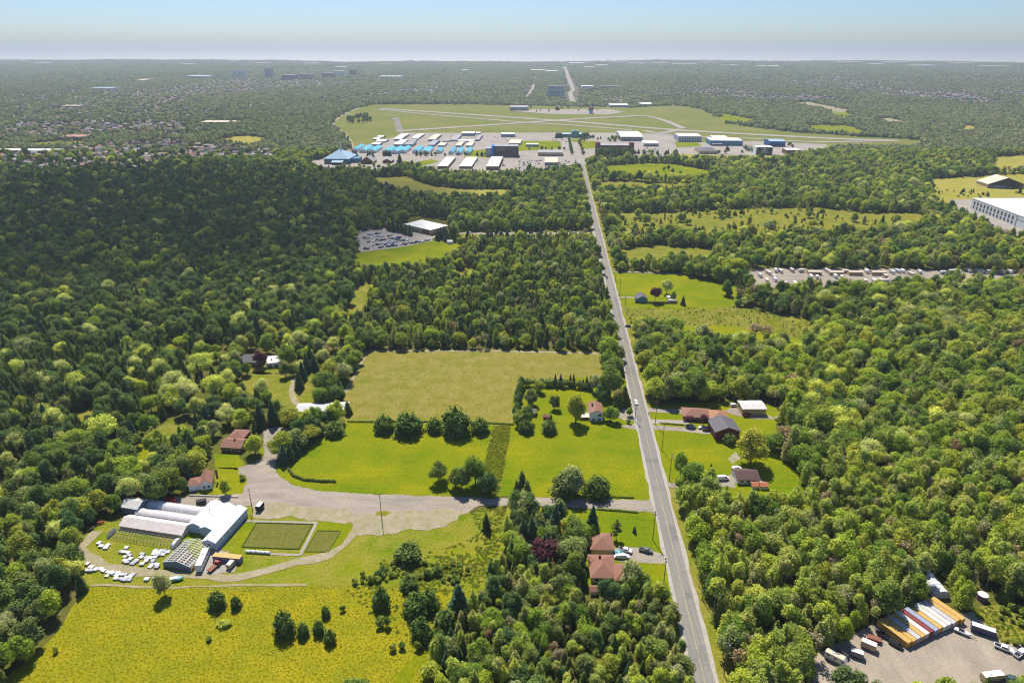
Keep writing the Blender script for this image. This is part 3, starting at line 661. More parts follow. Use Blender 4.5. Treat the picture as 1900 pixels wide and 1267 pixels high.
# ------------------------------------------------------------------ buildings
W_WHITE = pw('white_siding', 226, 226, 222, var=.06); W_TAN = pw('tan_siding', 190, 170, 135); W_BRICK = pw('brown_brick', 120, 78, 62, scale=1.5, var=.25); W_GREY = pw('grey_metal_wall', 150, 158, 166, var=.08)
W_BLUE = pw('blue_metal_wall', 60, 120, 150); W_DARK = pw('dark_cladding', 46, 44, 52); W_RED = pw('red_brick', 128, 66, 58, var=.2); W_TEAL = pw('teal_wall', 66, 140, 135)
R_WHITE = pw('white_roof', 220, 217, 208, var=.07); R_GREY = pw('grey_roof', 150, 148, 146, var=.1); R_BROWN = pw('brown_shingles', 138, 98, 80, var=.16, scale=1.4); R_SLATE = pw('slate_shingles', 96, 92, 96, var=.16, scale=1.4)
R_BLUE = pw('blue_roof', 84, 172, 192, var=.1); R_TAN = pw('tan_roof', 205, 190, 165); R_PALEBLUE = pw('pale_blue_roof', 150, 176, 196, var=.06); R_MET = pw('corrugated_roof', 196, 192, 186, var=.12); R_DARKBROWN = pw('dark_brown_shingles', 92, 70, 66, var=.18, scale=1.4)
TRIM = pw('white_trim', 232, 230, 224, var=.04); GL = glass('window_glass'); DOOR = pw('door_paint', 120, 100, 84); CONC = pw('concrete_block', 176, 168, 156)
STEEL = pw('steel_frame', 120, 122, 122, rough=.5); WOOD_ = pw('weathered_wood', 128, 108, 88, var=.25, scale=1.5)

def footprint(o, w, d, m):
    R = Matrix.Rotation(o.rotation_euler.z, 2)
    EXCL.append(np.array([tuple(Vector(o.location[:2]) + R @ Vector(p)) for p in ((-m, -m), (w + m, -m), (w + m, d + m), (-m, d + m))]))
    if o.location.y < 700: EXCL.append(np.array([tuple(Vector(o.location[:2]) + R @ Vector(p) + Vector((0, 0))) for p in ((-1, -9), (w + 1, -9), (w + 1, 0), (-1, 0))]))
def roof_mesh(kind, w, d, h, rh, ov, th=0.22):
    c = MB()
    if kind == 'gx':       # ridge along x
        s = rh / (d / 2); e = -ov * s
        c.prism([(-ov, h + e), (d / 2, h + rh), (d + ov, h + e), (d + ov, h + e + th), (d / 2, h + rh + th), (-ov, h + e + th)], 'x', -ov, w + ov)
    elif kind == 'gy':     # ridge along y
        s = rh / (w / 2); e = -ov * s
        c.prism([(-ov, h + e), (w / 2, h + rh), (w + ov, h + e), (w + ov, h + e + th), (w / 2, h + rh + th), (-ov, h + e + th)], 'y', -ov, d + ov)
    elif kind == 'hip':
        k = min(w, d) / 2
        a = [(-ov, -ov, h), (w + ov, -ov, h), (w + ov, d + ov, h), (-ov, d + ov, h)]
        t = [(k, d / 2, h + rh), (w - k, d / 2, h + rh)] if w >= d else [(w / 2, k, h + rh), (w / 2, d - k, h + rh)]
        if w >= d: c.add(a + t, [(0, 1, 5, 4), (1, 2, 5), (2, 3, 4, 5), (3, 0, 4), (3, 2, 1, 0)])
        else: c.add(a + t, [(0, 1, 4), (1, 2, 5, 4), (2, 3, 5), (3, 0, 4, 5), (3, 2, 1, 0)])
    elif kind == 'low':    # shallow dome of a metal building: low gable along x
        return roof_mesh('gx', w, d, h, rh, 0.1, th)
    else:
        c.box(-ov * .3, w + ov * .3, -ov * .3, d + ov * .3, h, h + 0.35)
        if w > 6 and d > 6: c.box(w * .3, w * .3 + min(2, w*.1), d * .4, d * .4 + min(2, d*.1), h + .35, h + 1.3); c.box(w * .62, w * .62 + 1.2, d * .6, d * .6 + 1.2, h + .35, h + 1.1)
    return c
def wall_mesh(kind, w, d, h, rh):
    c = MB()
    if kind in ('gx', 'low'): c.prism([(0, 0), (d, 0), (d, h), (d / 2, h + rh), (0, h)], 'x', 0, w)
    elif kind == 'gy': c.prism([(0, 0), (w, 0), (w, h), (w / 2, h + rh), (0, h)], 'y', 0, d)
    else: c.box(0, w, 0, d, 0, h)
    return c
def opening(side, x, z, ww, hh, w, d, parent, name='window', mat=None, frame=True):
    """a window or door set on a wall, frame proud of the wall and pane proud of the frame"""
    def bx(a, b, z0, z1, t):
        c = MB()
        if side == 'F': c.box(a, b, -t, 0.05, z0, z1)
        elif side == 'B': c.box(a, b, d - .05, d + t, z0, z1)
        elif side == 'L': c.box(-t, 0.05, a, b, z0, z1)
        else: c.box(w - .05, w + t, a, b, z0, z1)
        return c
    if frame:
        f = bx(x - .12, x + ww + .12, z - .12, z + hh + .12, .05).build(name, TRIM, parent)
        bx(x, x + ww, z, z + hh, .08).build('pane' if name == 'window' else 'panel', mat or GL, f); return f
    return bx(x, x + ww, z, z + hh, .06).build(name, mat or GL, parent)
def building(name, label, cat, loc, rz, w, d, h, roof, rh, wm, rm, wins=(), ov=0.4, group=None, chimney=None, margin=2.0, frames=True):
    o = empty(name, loc, rz)
    wall_mesh(roof, w, d, h, rh).build('wall', wm, o)
    ro = roof_mesh(roof, w, d, h, rh, ov).build('roof', rm, o)
    if chimney:
        cx_, cy_, ch = chimney; MB().box(cx_ - .45, cx_ + .45, cy_ - .45, cy_ + .45, h * .5, h + rh + ch).build('chimney', W_BRICK, ro)
    for q in wins:
        side, n, z, ww, hh = q[:5]; nm = q[5] if len(q) > 5 else 'window'; mt = q[6] if len(q) > 6 else None
        a, b = (q[7], q[8]) if len(q) > 8 else (0.06, 0.94)
        L = w if side in 'FB' else d
        for k in range(n):
            x = L * (a + (b - a) * (k + .5) / n) - ww / 2
            opening(side, x, z, ww, hh, w, d, o, nm, mt, frames)
    tag(o, label, cat, group); footprint(o, w, d, margin)
    return o
def between(pl, pr, **k):
    a, b = G(*pl), G(*pr); return a, math.atan2((b - a).y, (b - a).x), (b - a).length
def grid_b(name, label, cat, xl, xr, yb, yt, yk, roof, rh, wm, rm, wins=(), group=None, d=None, **kw):
    """a building lined up with the road grid: front edge at pixel row yb, wall top at yt, far roof edge at yk"""
    a = G(xl, yb); w = (G(xr, yb) - a).length; xm = (xl + xr) / 2; h = height_at(xm, yb, yt)
    if d is None: d = max(6.0, G(xm, yk, h).y - G(xm, yt, h).y)
    kw.setdefault('frames', False); kw.setdefault('ov', 0.2)
    return building(name, label, cat, a, GRID, w, d, h, roof, rh, wm, rm, wins, group=group, **kw)

# --- hangars and sheds round the airfield
G1 = 'white hangars in rows on the airfield apron'
for k, (xl, xr, yb, yt, yk, rm, wm, lab) in enumerate([
    (689,704,271.6,268,263.7,R_WHITE,W_GREY,'white-roofed hangar, front one of the four beside the airfield grass'),
    (697,716,265,262,258.5,R_WHITE,W_GREY,'white-roofed hangar, second from the front of four beside the grass'),
    (692,704,261,258.2,255.5,R_WHITE,W_GREY,'small white-roofed hangar, third of four beside the airfield grass'),
    (699,711,257,254.2,251.3,R_WHITE,W_GREY,'small white-roofed hangar at the runway end of the four by the grass'),
    (730.5,745,261.5,258,248.5,R_WHITE,W_GREY,'long white-roofed hangar left of two pointing at the taxiway stub'),
    (739,753,265,262.6,258.7,R_WHITE,W_GREY,'white-roofed hangar tucked in front of the long white hangar'),
    (730.5,747,272.6,268,263.3,R_WHITE,W_GREY,'white-roofed hangar directly behind the blue-roofed sheds'),
    (750,766,272.6,268,263,R_GREY,W_GREY,'grey-roofed hangar directly behind the blue-roofed sheds'),
    (757,771,264,262,258.7,R_GREY,W_GREY,'grey-roofed hangar between a grey and a long white one'),
    (763,776,260,257.2,248.5,R_WHITE,W_GREY,'long white-roofed hangar with parked aircraft at its far end'),
    (794,808,262.6,259,249,R_TAN,W_GREY,'long tan-roofed hangar standing alone on the apron'),
    (794,806,272.6,269,260,R_GREY,W_BLUE,'long blue-grey hangar behind the blue-roofed sheds'),
    (812.6,825,273,270,264.7,R_TAN,W_GREY,'short tan-roofed hangar behind the blue-roofed sheds'),
    (821,833,264,261.8,260,R_GREY,W_GREY,'low grey hangar behind the short tan one'),
    (835,848,263,259.8,250.5,R_GREY,W_GREY,'long grey-roofed hangar beside the wide white one'),
    (845,856,273.7,270.3,263,R_TAN,W_GREY,'tan-roofed hangar, left of a pair facing the sheds'),
    (864.7,876,273.7,270.3,263,R_TAN,W_GREY,'tan-roofed hangar, right of a pair facing the sheds'),
    (849,880,264.5,261.5,259,R_WHITE,W_GREY,'wide low white-roofed hangar across the rows'),
    (856,880,252.5,247.5,243.8,R_WHITE,W_GREY,'big white-roofed hangar at the edge of the runway grass'),
    (881.5,891,250,247.3,245,R_WHITE,W_GREY,'white lean-to hangar beside the big white one'),
    (882,889,262.6,259.2,250,R_GREY,W_GREY,'long narrow grey hangar at the end of the rows'),
    (929.5,954.7,254.7,248.7,246.3,R_WHITE,W_GREY,'white-roofed hangar with dark doors alone by the taxiway'),
    (944,966,270,265.8,259,R_TAN,W_GREY,'tan-roofed hangar behind the dark office block')]):
    wins = [('F', max(1, int((xr - xl) / 6)), 0.3, 7.5, 3.2, 'hangar_door', pw('hangar_door_paint', 128, 138, 148))] if yb - yt > 3.2 else []
    grid_b('hangar', lab, 'hangar', xl, xr, yb, yt, yk, 'low', 1.2, wm, rm, wins, margin=4)
for k, (xl, xr, yb, yk, lab) in enumerate([
    (652,663,282,273,'first blue-roofed shed from the church'), (666,680,284,273,'second blue-roofed shed from the church'), (683,697,284.5,273,'third blue-roofed shed from the church'), (709,723,286,274,'fourth blue-roofed shed from the church, behind small spruces'),
    (726,739,286,272.5,'fifth blue-roofed shed from the church'), (741,753,285,273,'sixth blue-roofed shed from the church, beside the gap'), (765,777,285,274,'first blue-roofed shed past the gap'), (781,796,286.5,273,'second blue-roofed shed past the gap, widest of all'),
    (808,818,285.5,274,'narrow blue-roofed shed past the widest'), (832,840,287,274.5,'third blue-roofed shed from the mown plot'), (845,855,288,274,'second blue-roofed shed from the mown plot'), (862,872,288,274,'blue-roofed shed next to the mown plot')]):
    a = G(xl, yb); w = (G(xr, yb) - a).length
    building('storage_shed', lab, 'shed', a, GRID, w, 62 if k != 8 else 40, 5.2, 'gy', 3.0, W_WHITE, R_BLUE, [('F', 2, 0.3, w * .3, 3.6, 'shed_door', pw('pale_door', 196, 200, 204))], 0.3, margin=3, frames=False)
# church
a = G(602, 304.5); wch = (G(648, 304.5) - a).length
ch = building('church', 'blue church with broad pale pyramid roof and thin spire', 'church', a, GRID, wch, 52, 9.5, 'hip', 13.5, W_BLUE, R_PALEBLUE, [('F', 8, 1.5, 3.0, 5.0)], 1.6, margin=6)
sp = MB(); sp.tube([(wch * .55, 26, 20), (wch * .55, 26, 25), (wch * .55, 26, 38)], [1.5, 1.2, .12], 6); sp.build('spire', TRIM, ch)
MB().box(wch * .38, wch * .8, -11, -.06, 0, 4.5).build('porch_wall', W_DARK, ch)
MB().add([(wch*.36,-12,4.5),(wch*.82,-12,4.5),(wch*.82,.5,8),(wch*.36,.5,8),(wch*.36,-12,4.8),(wch*.82,-12,4.8),(wch*.82,.5,8.3),(wch*.36,.5,8.3)], [(0,3,2,1),(4,5,6,7),(0,1,5,4),(1,2,6,5),(2,3,7,6),(3,0,4,7)]).build('porch_roof', R_PALEBLUE, ch)
an = MB().box(wch + .05, wch + 14, 16, 40, 0, 8).build('annex', W_BLUE, ch)
for xl, xr, yb, yap, lab in ((669,693,304.5,291,'brown brick gabled hall beside the church'), (710,726,303.5,295,'smaller brown brick gabled hall in the church car park')):
    a = G(xl, yb); w = (G(xr, yb) - a).length
    building('brick_hall', lab, 'hall', a, GRID, w, 26, 4.5, 'gy', max(2.5, height_at((xl+xr)/2, yb, yap) - 4.5), W_BRICK, R_GREY, [('L', 4, 1.2, 2, 1.8)], .6, margin=4)
# flat-roofed trade units, offices
for xl, xr, yb, yt, yk, lab in ((812,831,314,308.3,291.5,'long white flat-roofed trade unit nearest the church'), (852,875,313.5,308.8,291.5,'long white flat-roofed trade unit between two others'), (902,925,316,309,290.5,'long white flat-roofed trade unit next to the car lot')):
    o = grid_b('trade_unit', lab, 'building', xl, xr, yb, yt, yk, 'flat', 0, W_BRICK, R_WHITE, [('F', 4, 0.6, 5.0, 2.6), ('R', 9, 0.6, 4.0, 2.6)], margin=4)
o = grid_b('office_block', 'black five-storey glass office block with blue stair tower', 'building', 917, 961, 291.5, 271.5, 0, 'flat', 0, pw('blue_black_cladding', 34, 36, 48), R_GREY, [('F', 12, 1.0, 4.2, 3.4, 'window', glass('office_glass', (.02, .03, .05), .05)), ('F', 12, 6.5, 4.2, 2.6, 'window', MATS['office_glass']), ('F', 12, 11.5, 4.2, 2.6, 'window', MATS['office_glass']), ('F', 12, 16.0, 4.2, 2.6, 'window', MATS['office_glass'])], d=28, margin=5)
MB().box(-5, -.05, -1.5, 24, 0, 21).build('stair_tower', pw('bright_blue', 30, 110, 190), o); MB().box(-17, -5.05, 1, 25, 0, 16).build('side_block', W_GREY, o)
grid_b('shop_row', 'low long shop row with awnings under small trees', 'building', 998, 1044, 289.7, 283, 278, 'gx', 2.2, W_TAN, R_GREY, [('F', 9, .5, 4, 2.4)], margin=3)
grid_b('garage_building', 'grey-banded garage building in the crowded car lot', 'building', 1010.5, 1035, 307.4, 301.3, 292.5, 'gx', 2.5, W_GREY, R_TAN, [('F', 5, .3, 4.5, 3.6, 'garage_door', pw('garage_door', 104, 112, 126))], margin=3)
grid_b('small_office', 'small grey flat office behind dark trees', 'building', 976, 999, 273, 268.3, 266, 'flat', 0, W_GREY, R_WHITE, margin=3)
t = grid_b('terminal', 'low glass airport terminal with green arched entrance', 'building', 1043, 1088, 255.5, 249.2, 0, 'flat', 0, W_BLUE, R_PALEBLUE, [('F', 9, 1.0, 6, 4.0)], d=24, margin=4)
c = MB(); c.prism([(30 + 9 * math.cos(q), 11 + 5 * math.sin(q)) for q in np.linspace(0, math.pi, 9)] + [(21, 0), (39, 0)], 'y', -3, 12); c.build('entrance_arch', W_TEAL, t)
b = grid_b('brick_office', 'red brick office with corner towers behind tall dark trees', 'building', 1110, 1169, 291, 270, 266, 'flat', 0, W_RED, R_GREY, [('F', 10, 12, 3.4, 2.2), ('F', 10, 7.5, 3.4, 2.2)], d=30, margin=4)
wb = 59 / F * 1500
for x in (-6, (G(1169, 291) - G(1110, 291)).length - 3): MB().box(x, x + 9, -1, 12, 0, height_at(1140, 291, 264.5)).build('corner_tower', W_RED, b)
grid_b('hangar', 'white hangar with dark glass band above grey doors', 'hangar', 1151, 1192, 262, 254, 243.5, 'gx', 3.0, W_GREY, R_WHITE, [('F', 8, 6.2, 6.5, 2.2), ('F', 5, .3, 10, 5.0, 'hangar_door', MATS['hangar_door_paint'])], margin=4)
grid_b('flying_club', 'low white building with blue glass beside the taxiway bend', 'building', 1193.6, 1222, 272, 265.5, 261.5, 'flat', 0, W_WHITE, R_WHITE, [('F', 7, .8, 4.5, 3.2)], margin=3)
o = grid_b('hangar', 'very large grey hangar with vertical panels by the main taxiway', 'hangar', 1257.7, 1300.6, 263.5, 253.3, 247.3, 'low', 1.6, W_GREY, R_MET, margin=5)
wl_ = (G(1300.6, 263.5) - G(1257.7, 263.5)).length; hh_ = height_at(1279, 263.5, 253.3)
for k in range(9): MB().box(wl_ * (k + .1) / 9, wl_ * (k + .32) / 9, -.25, .02, .2, hh_ - .5).build('door_rib', W_WHITE, o)
o = grid_b('hangar', 'turquoise hangar with white hipped roof and front canopy', 'hangar', 1318, 1377, 270.5, 260.8, 255.5, 'hip', 2.5, W_BLUE, R_WHITE, [('F', 4, .4, 9, 4, 'hangar_door', W_TEAL)], margin=4)
MB().box(2, 24, -6, -.06, 4.2, 4.8).build('canopy', TRIM, o)
grid_b('hangar', 'white hangar standing behind the turquoise one', 'hangar', 1322, 1350, 259, 255.6, 251.5, 'low', 1.5, W_WHITE, R_WHITE, margin=3)
grid_b('hangar', 'deep blue hangar beside the four-storey office', 'hangar', 1427, 1456, 272.5, 262.5, 258, 'low', 2.0, pw('deep_blue_wall', 24, 84, 140), R_PALEBLUE, [('F', 3, .3, 9, 6, 'hangar_door', pw('blue_door', 20, 66, 116))], margin=4)
o = grid_b('office_block', 'white four-storey office with dark glass corner bays', 'building', 1402, 1432, 288, 273, 0, 'flat', 0, W_WHITE, R_WHITE, [('F', 4, z_, 5.0, 2.4) for z_ in (1, 5, 9, 12.6)], d=22, margin=4)
wo = (G(1432, 288) - G(1402, 288)).length
for x in (0.5, wo - 10): MB().box(x, x + 9, -2, -.07, 0, 13).build('glass_bay', MATS['office_glass'], o)
grid_b('pavilion', 'low pavilion with wide grey hipped roof among trees', 'building', 1297, 1331, 286, 280.5, 274, 'hip', 4.0, W_TAN, R_SLATE, [('F', 5, .8, 3, 2)], margin=3)
grid_b('office_row', 'low brown and grey office row behind the wood edge', 'building', 1459, 1486, 287.5, 279, 275, 'flat', 0, W_BRICK, R_MET, [('F', 6, 1.2, 3, 2), ('F', 6, 5, 3, 2)], margin=3)
grid_b('site_house', 'small dark-roofed house beside the white office', 'house', 1385, 1397, 279, 275, 271.5, 'gx', 2.5, W_GREY, R_SLATE, margin=2)
# across the runway
t = empty('control_tower', G(1096.5, 211)); w_, ht = 5.5, height_at(1096.5, 211, 198.5)
MB().prism([(-w_, -w_), (w_, -w_), (w_, w_), (-w_, w_)], 'z', 0, ht - 9).build('shaft', W_PALE if 'W_PALE' in globals() else pw('pale_blue_wall', 150, 180, 196), t)
c = MB(); c.add([(-w_-1, -w_-1, ht-9), (w_+1, -w_-1, ht-9), (w_+1, w_+1, ht-9), (-w_-1, w_+1, ht-9), (-w_-3, -w_-3, ht-3), (w_+3, -w_-3, ht-3), (w_+3, w_+3, ht-3), (-w_-3, w_+3, ht-3)], [(0,3,2,1),(4,5,6,7),(0,1,5,4),(1,2,6,5),(2,3,7,6),(3,0,4,7)]); c.build('cab_glass', GL, t)
MB().box(-w_-3, w_+3, -w_-3, w_+3, ht-2.98, ht-1.5).build('cab_roof', W_RED, t); tag(t, 'pale airport control tower with dark glazed cab', 'control tower')
grid_b('hangar', 'grey hangar alone on the far side of the runways', 'hangar', 946, 979, 205.5, 199, 195.5, 'low', 3, W_GREY, R_GREY, margin=6)
grid_b('hangar', 'long low grey hangar beyond the control tower', 'hangar', 1131, 1166, 199.5, 195.5, 192, 'low', 2, W_GREY, R_MET, margin=6)
grid_b('hangar', 'long low white hangar at the top of the airfield slope', 'hangar', 1188, 1210, 196.5, 193.2, 190, 'low', 2, W_WHITE, R_WHITE, margin=6)
grid_b('brick_hut', 'small red brick hut beside the control tower apron', 'hut', 1030.5, 1036, 205, 198, 196, 'flat', 0, W_RED, R_DARKBROWN, margin=4)

# --- warehouse and tent hall at the edge of the wood
a = G(1800, 387.5); hw = height_at(1800, 387.5, 368.5)
wh = empty('warehouse', (a.x, a.y, 0), GRID)
c = MB().box(0, 190, -215, 0, 0, hw); c.build('wall', pw('pale_panel_wall', 205, 208, 208, var=.04), wh)
r_ = MB().box(-.25, 190.2, -215.2, .25, hw, hw + 0.8).build('roof', R_WHITE, wh)
for q in ((60, -40), (90, -70), (50, -110), (120, -30)): MB().box(q[0], q[0] + 5, q[1], q[1] + 3, hw + .8, hw + 2.6).build('roof_unit', W_GREY, r_)
for row, (z0, z1) in enumerate(((2.0, hw * .40), (hw * .50, hw * .82))):
    for k in range(12):
        y = -5 - k * 7.4; MB().box(-.12, .05, y - 3.4, y, z0, z1).build('window', glass('warehouse_glass', (.045, .055, .07)), wh)
MB().box(-.3, .03, -215, -96, hw * .70, hw * .735).build('wall_band', W_GREY, wh); MB().box(-.35, .03, -96, -94.5, 0, hw).build('wall_pier', W_GREY, wh)
tag(wh, 'huge pale flat-roofed warehouse with two rows of dark windows', 'warehouse')
EXCL.append(np.array([(a.x - 4, a.y + 15), (a.x + 220, a.y + 5), (a.x + 220, a.y - 215), (a.x - 14, a.y - 215)]))
a = G(1832, 349); b = G(1889, 347); w = (b - a).length
th = empty('tent_hall', a, GRID); c = MB(); s_ = 9.5
roof_mesh('gy', w, 30, 6, s_, .8).build('roof', R_TAN, th); MB().box(0, .4, 0, 30, 0, 6).build('side_wall', pw('ochre_wall', 206, 180, 142), th); MB().box(w - .4, w, 0, 30, 0, 6).build('side_wall', MATS['ochre_wall'], th)
c = MB(); c.prism([(0, 0), (w, 0), (w, 6), (w / 2, 6 + s_), (0, 6)], 'y', 29.5, 29.9); c.build('end_wall', W_TAN, th)
for k, (x, hh2) in enumerate(((4, 3), (13, 2.4), (22, 3.4), (31, 2))): MB().box(x, x + 7, 4, 14, 0, hh2).build('stored_crate', (CONC, W_WHITE, W_GREY, W_TAN)[k], th)
tag(th, 'open-fronted pale fabric hall on the grass beyond the warehouse', 'hall'); footprint(th, w, 30, 5)

# --- clubhouse
a, rz, w = between((753, 425), (799, 436))
cl = building('clubhouse', 'pale low-pitched clubhouse beside the crowded car park', 'building', a, rz, w, 26, 6.0, 'hip', 3.4, W_TAN, R_WHITE, [('F', 5, 1, 2.6, 2.0)], 1.4, margin=3)
EXCL.append(gp([(742,442),(803,450),(836,446),(836,408),(765,398),(745,415)]))
MB().box(w * .72, w * .95, -1.5, -.06, 0, 4.6).build('brick_bay', W_BRICK, cl)
building('kiosk', 'tiny white-roofed kiosk at the corner of the sports lawn', 'hut', G(830, 453), GRID, 5.5, 4, 2.8, 'gx', 1.2, W_WHITE, R_WHITE, margin=1.5, frames=False)

# --- town landmarks
for nm, lab, xl, xr, yb, yt, d, wm, rm, fl in (
    ('apartment_block', 'wide pale blue-grey apartment slab beyond the runways', 1015, 1047, 181, 159.5, 22, pw('slab_concrete', 168, 180, 186), R_GREY, 9),
    ('apartment_block', 'white apartment slab left of the hospital group', 431, 457, 145, 131, 30, W_WHITE, R_GREY, 8),
    ('tower_block', 'slim grey tower block beside the white slab', 492, 505, 146, 127.5, 30, W_GREY, R_SLATE, 10),
    ('hospital_wing', 'dark brown hospital wing beside a paler one', 523, 548, 150, 139, 60, pw('plum_brick', 120, 92, 100), R_GREY, 5),
    ('hospital_wing', 'pale hospital wing with a red end', 555, 580, 149, 138, 50, pw('pale_brick', 176, 160, 150), R_GREY, 5),
    ('town_hall', 'low plum-coloured building between the hospital and a white slab', 597, 618, 146, 136, 50, MATS['plum_brick'], R_GREY, 4),
    ('office_tower', 'white office slab right of the hospital group', 618, 639, 144, 131.5, 45, W_WHITE, R_WHITE, 7),
    ('office_tower', 'dark square office tower beside the white slab', 648, 660, 142, 129.5, 45, W_DARK, R_SLATE, 8),
    ('store', 'long white store roof beyond the old town trees', 703, 743, 148, 142, 90, W_WHITE, R_WHITE, 1),
    ('school', 'white school block beside the far straight road', 1078.6, 1101, 167, 160, 60, W_WHITE, R_WHITE, 2),
    ('school', 'long dark school wing beside the white block', 1112, 1150, 165.5, 160.5, 40, pw('dusky_brick', 120, 96, 90), R_GREY, 2),
    ('school', 'brown school on a green plot in the suburb', 372, 436, 232, 226.5, 40, W_BRICK, R_TAN, 1),
    ('school', 'red-roofed school above the yellow sports field', 111, 153, 260.5, 254, 40, W_RED, pw('dusty_red_roof', 168, 120, 108), 2),
    ('school', 'flat tan apartment row in the left suburb', 114, 150, 203, 196.5, 30, W_TAN, R_TAN, 3),
    ('store', 'white and blue store roof in the suburb trees', 168, 209, 170, 163.5, 70, W_WHITE, R_PALEBLUE, 1),
    ('store', 'long white store far out in the suburb trees', 347, 386, 147, 141, 90, W_WHITE, R_WHITE, 1),
    ('long_hall', 'very long white-roofed hall among the nearest suburb houses', -14, 108, 286, 279.2, 26, pw('blue_grey_wall', 110, 124, 150), R_WHITE, 1)):
    a = G(xl, yb); w = (G(xr, yb) - a).length; h = height_at((xl + xr) / 2, yb, yt)
    nf = max(3, min(12, int((xr - xl) / 3.2)))
    ww = w / nf * .55; fh = h / fl
    wins = [('F', nf, fh * (k + .3), ww, fh * .45) for k in range(fl)] if fl <= 9 else [('F', 4, fh * (k + .3), w / 4 * .6, fh * .45) for k in range(fl)]
    building(nm, lab, 'building', a, GRID, w, d, h, 'flat', 0, wm, rm, wins, .2, margin=12, frames=False)
for k in range(4):
    a = G(429 + k * 3.6, 118.4); h = height_at(430, 118.4, 112.2 + (k % 2) * 1.2)
    o = empty('storage_silo', a); MB().cyl((0, 0, 0), 11, h, 12).build('shell', TRIM, o); MB().cyl((0, 0, h + .01), 11.3, 6, 12, r2=1.5).build('cap', R_WHITE, o); tag(o, 'tall white storage silo on the lake shore', 'silo', 'white silos on the lake shore')
lr = random.Random(5)
for k, (xl, xr, yb, yt) in enumerate([(1056,1085,121.5,117.3),(1129,1168,118.5,114.6),(1168,1199,121,118),(1107,1128,124.5,121.5),(1085,1104,127,124.5),(1210,1240,119.5,117.2),(1250,1292,121,118.5),(1300,1340,118,115.8),(1345,1372,123,120.8),(1408,1450,126,123.4),(1560,1600,118.5,115),(1645,1690,118,115.6),(1700,1740,124,121.8),(1770,1812,120,117.6),(1830,1880,126,123.4),(1615,1640,121,118.6),(985,1010,133,130.6),(1012,1034,135,132.4),(560,585,121,118),(470,495,120,117.6),(330,356,122,119.5),(60,80,120,117.4),(240,262,152,149.4),(620,640,127,124.6),(850,868,133,131),(700,722,120.5,118.4)]):
    a = G(xl, yb); w = (G(xr, yb) - a).length; h = height_at(xl, yb, yt)
    lab = ['long white-roofed factory shed on the far lake plain', 'long tan-roofed factory shed on the far lake plain', 'long grey-roofed factory shed on the far lake plain'][k % 3]
    o = empty('factory_shed', a, GRID); MB().box(0, w, 0, 160, 0, h).build('wall', (W_WHITE, W_TAN, W_GREY)[k % 3], o); MB().box(-1, w + 1, -1, 161, h + .01, h + 1.5).build('roof', (R_WHITE, R_TAN, R_MET)[k % 3], o)
    tag(o, lab, 'factory', lab + 's'); footprint(o, w, 160, 25); 
# ------------------------------------------------------------------ near houses
HW = lambda *w: list(w)
def house_px(name, label, pl, pr, d, h, roof, rh, wm, rm, wins=(), cat='house', **k):
    a, rz, w = between(pl, pr); return building(name, label, cat, a, rz, w, d, h, roof, rh, wm, rm, wins, **k)
# white cottage and brick bungalow by the gravel lane
o = house_px('cottage', 'white cottage with red-brown roof beside the gravel turning area', (374,910), (394,906.5), 9.5, 3.6, 'gy', 2.2, W_WHITE, R_BROWN, HW(('F', 2, 1.2, 1.0, 1.1), ('R', 2, 1.2, 1.2, 1.1)), chimney=(7.2, 5.5, 1.4))
MB().box(-5.5, -.03, .8, 7.5, 0, 3.3).build('side_wing', W_WHITE, o); rw_ = roof_mesh('hip', 5.6, 6.7, 3.32, 1.5, .3).build('wing_roof', R_BROWN, o); rw_.location = (-5.6, .8, 0)
o = house_px('bungalow', 'brown brick bungalow with pinkish hip roof among garden trees', (411,838), (448,840), 9, 3.0, 'gx', 2.0, W_BRICK, R_BROWN, HW(('F', 4, 1.1, 1.6, 1.2)), chimney=(6, 4.5, .8))
b2 = MB().box(-.5, 8, 9.05, 18, 0, 3).build('rear_wall', W_BRICK, o); r2 = roof_mesh('hip', 8.5, 9, 3.05, 2.2, .4).build('rear_roof', R_BROWN, o); r2.location = (-.5, 9.1, 0)
# dark roofed house and flat shed in the willows, long barn
house_px('house', 'dark slate-roofed house half hidden by the purple tree', (447,679), (482,681), 12, 3.2, 'gx', 2.6, W_BRICK, R_SLATE, HW(('F', 3, 1, 1.6, 1.2)))
house_px('garage', 'flat pale-roofed garage beside the purple tree', (494,683), (520,681), 12, 3.2, 'flat', 0, W_WHITE, R_MET, HW(('F', 2, .1, 2.6, 2.2, 'garage_door', DOOR)), cat='garage')
ob = house_px('barn', 'long low barn with rust-streaked metal roof below the garden', (551,771), (643,768), 9.5, 2.7, 'gx', 1.1, WOOD_, R_MET, HW(('F', 5, .3, 1.6, 1.8, 'barn_door', WOOD_)), cat='barn', ov=.6)
# house on the hayfield corner
o = house_px('house', 'white two-storey house with brown roof beside the hayfield', (1094,781), (1119,781), 11.5, 5.2, 'gy', 1.8, W_WHITE, R_BROWN, HW(('F', 2, .5, 1.4, 1.0), ('F', 1, 3.0, 2.0, 1.5, 'window', None, .5, .95)), chimney=(2, 7, 1))
MB().box(-6, -.1, 1, 6, 1.6, 1.9).build('deck', pw('deck_boards', 196, 186, 170), o)
for x in (-5.8, -3, -.4): MB().box(x, x + .2, 1, 1.2, 0, 1.6).build('deck_post', WOOD_, o)
house_px('shed', 'small red-roofed garden shed by the lone bush', (1008,778), (1018,778.5), 2.6, 1.9, 'gx', .8, pw('red_shed', 150, 70, 60), R_BROWN, cat='shed', frames=False)
house_px('shed', 'dark plank shed against the cedar hedge', (982,772), (993,773), 5, 2.2, 'gx', .8, WOOD_, R_SLATE, cat='shed', frames=False)
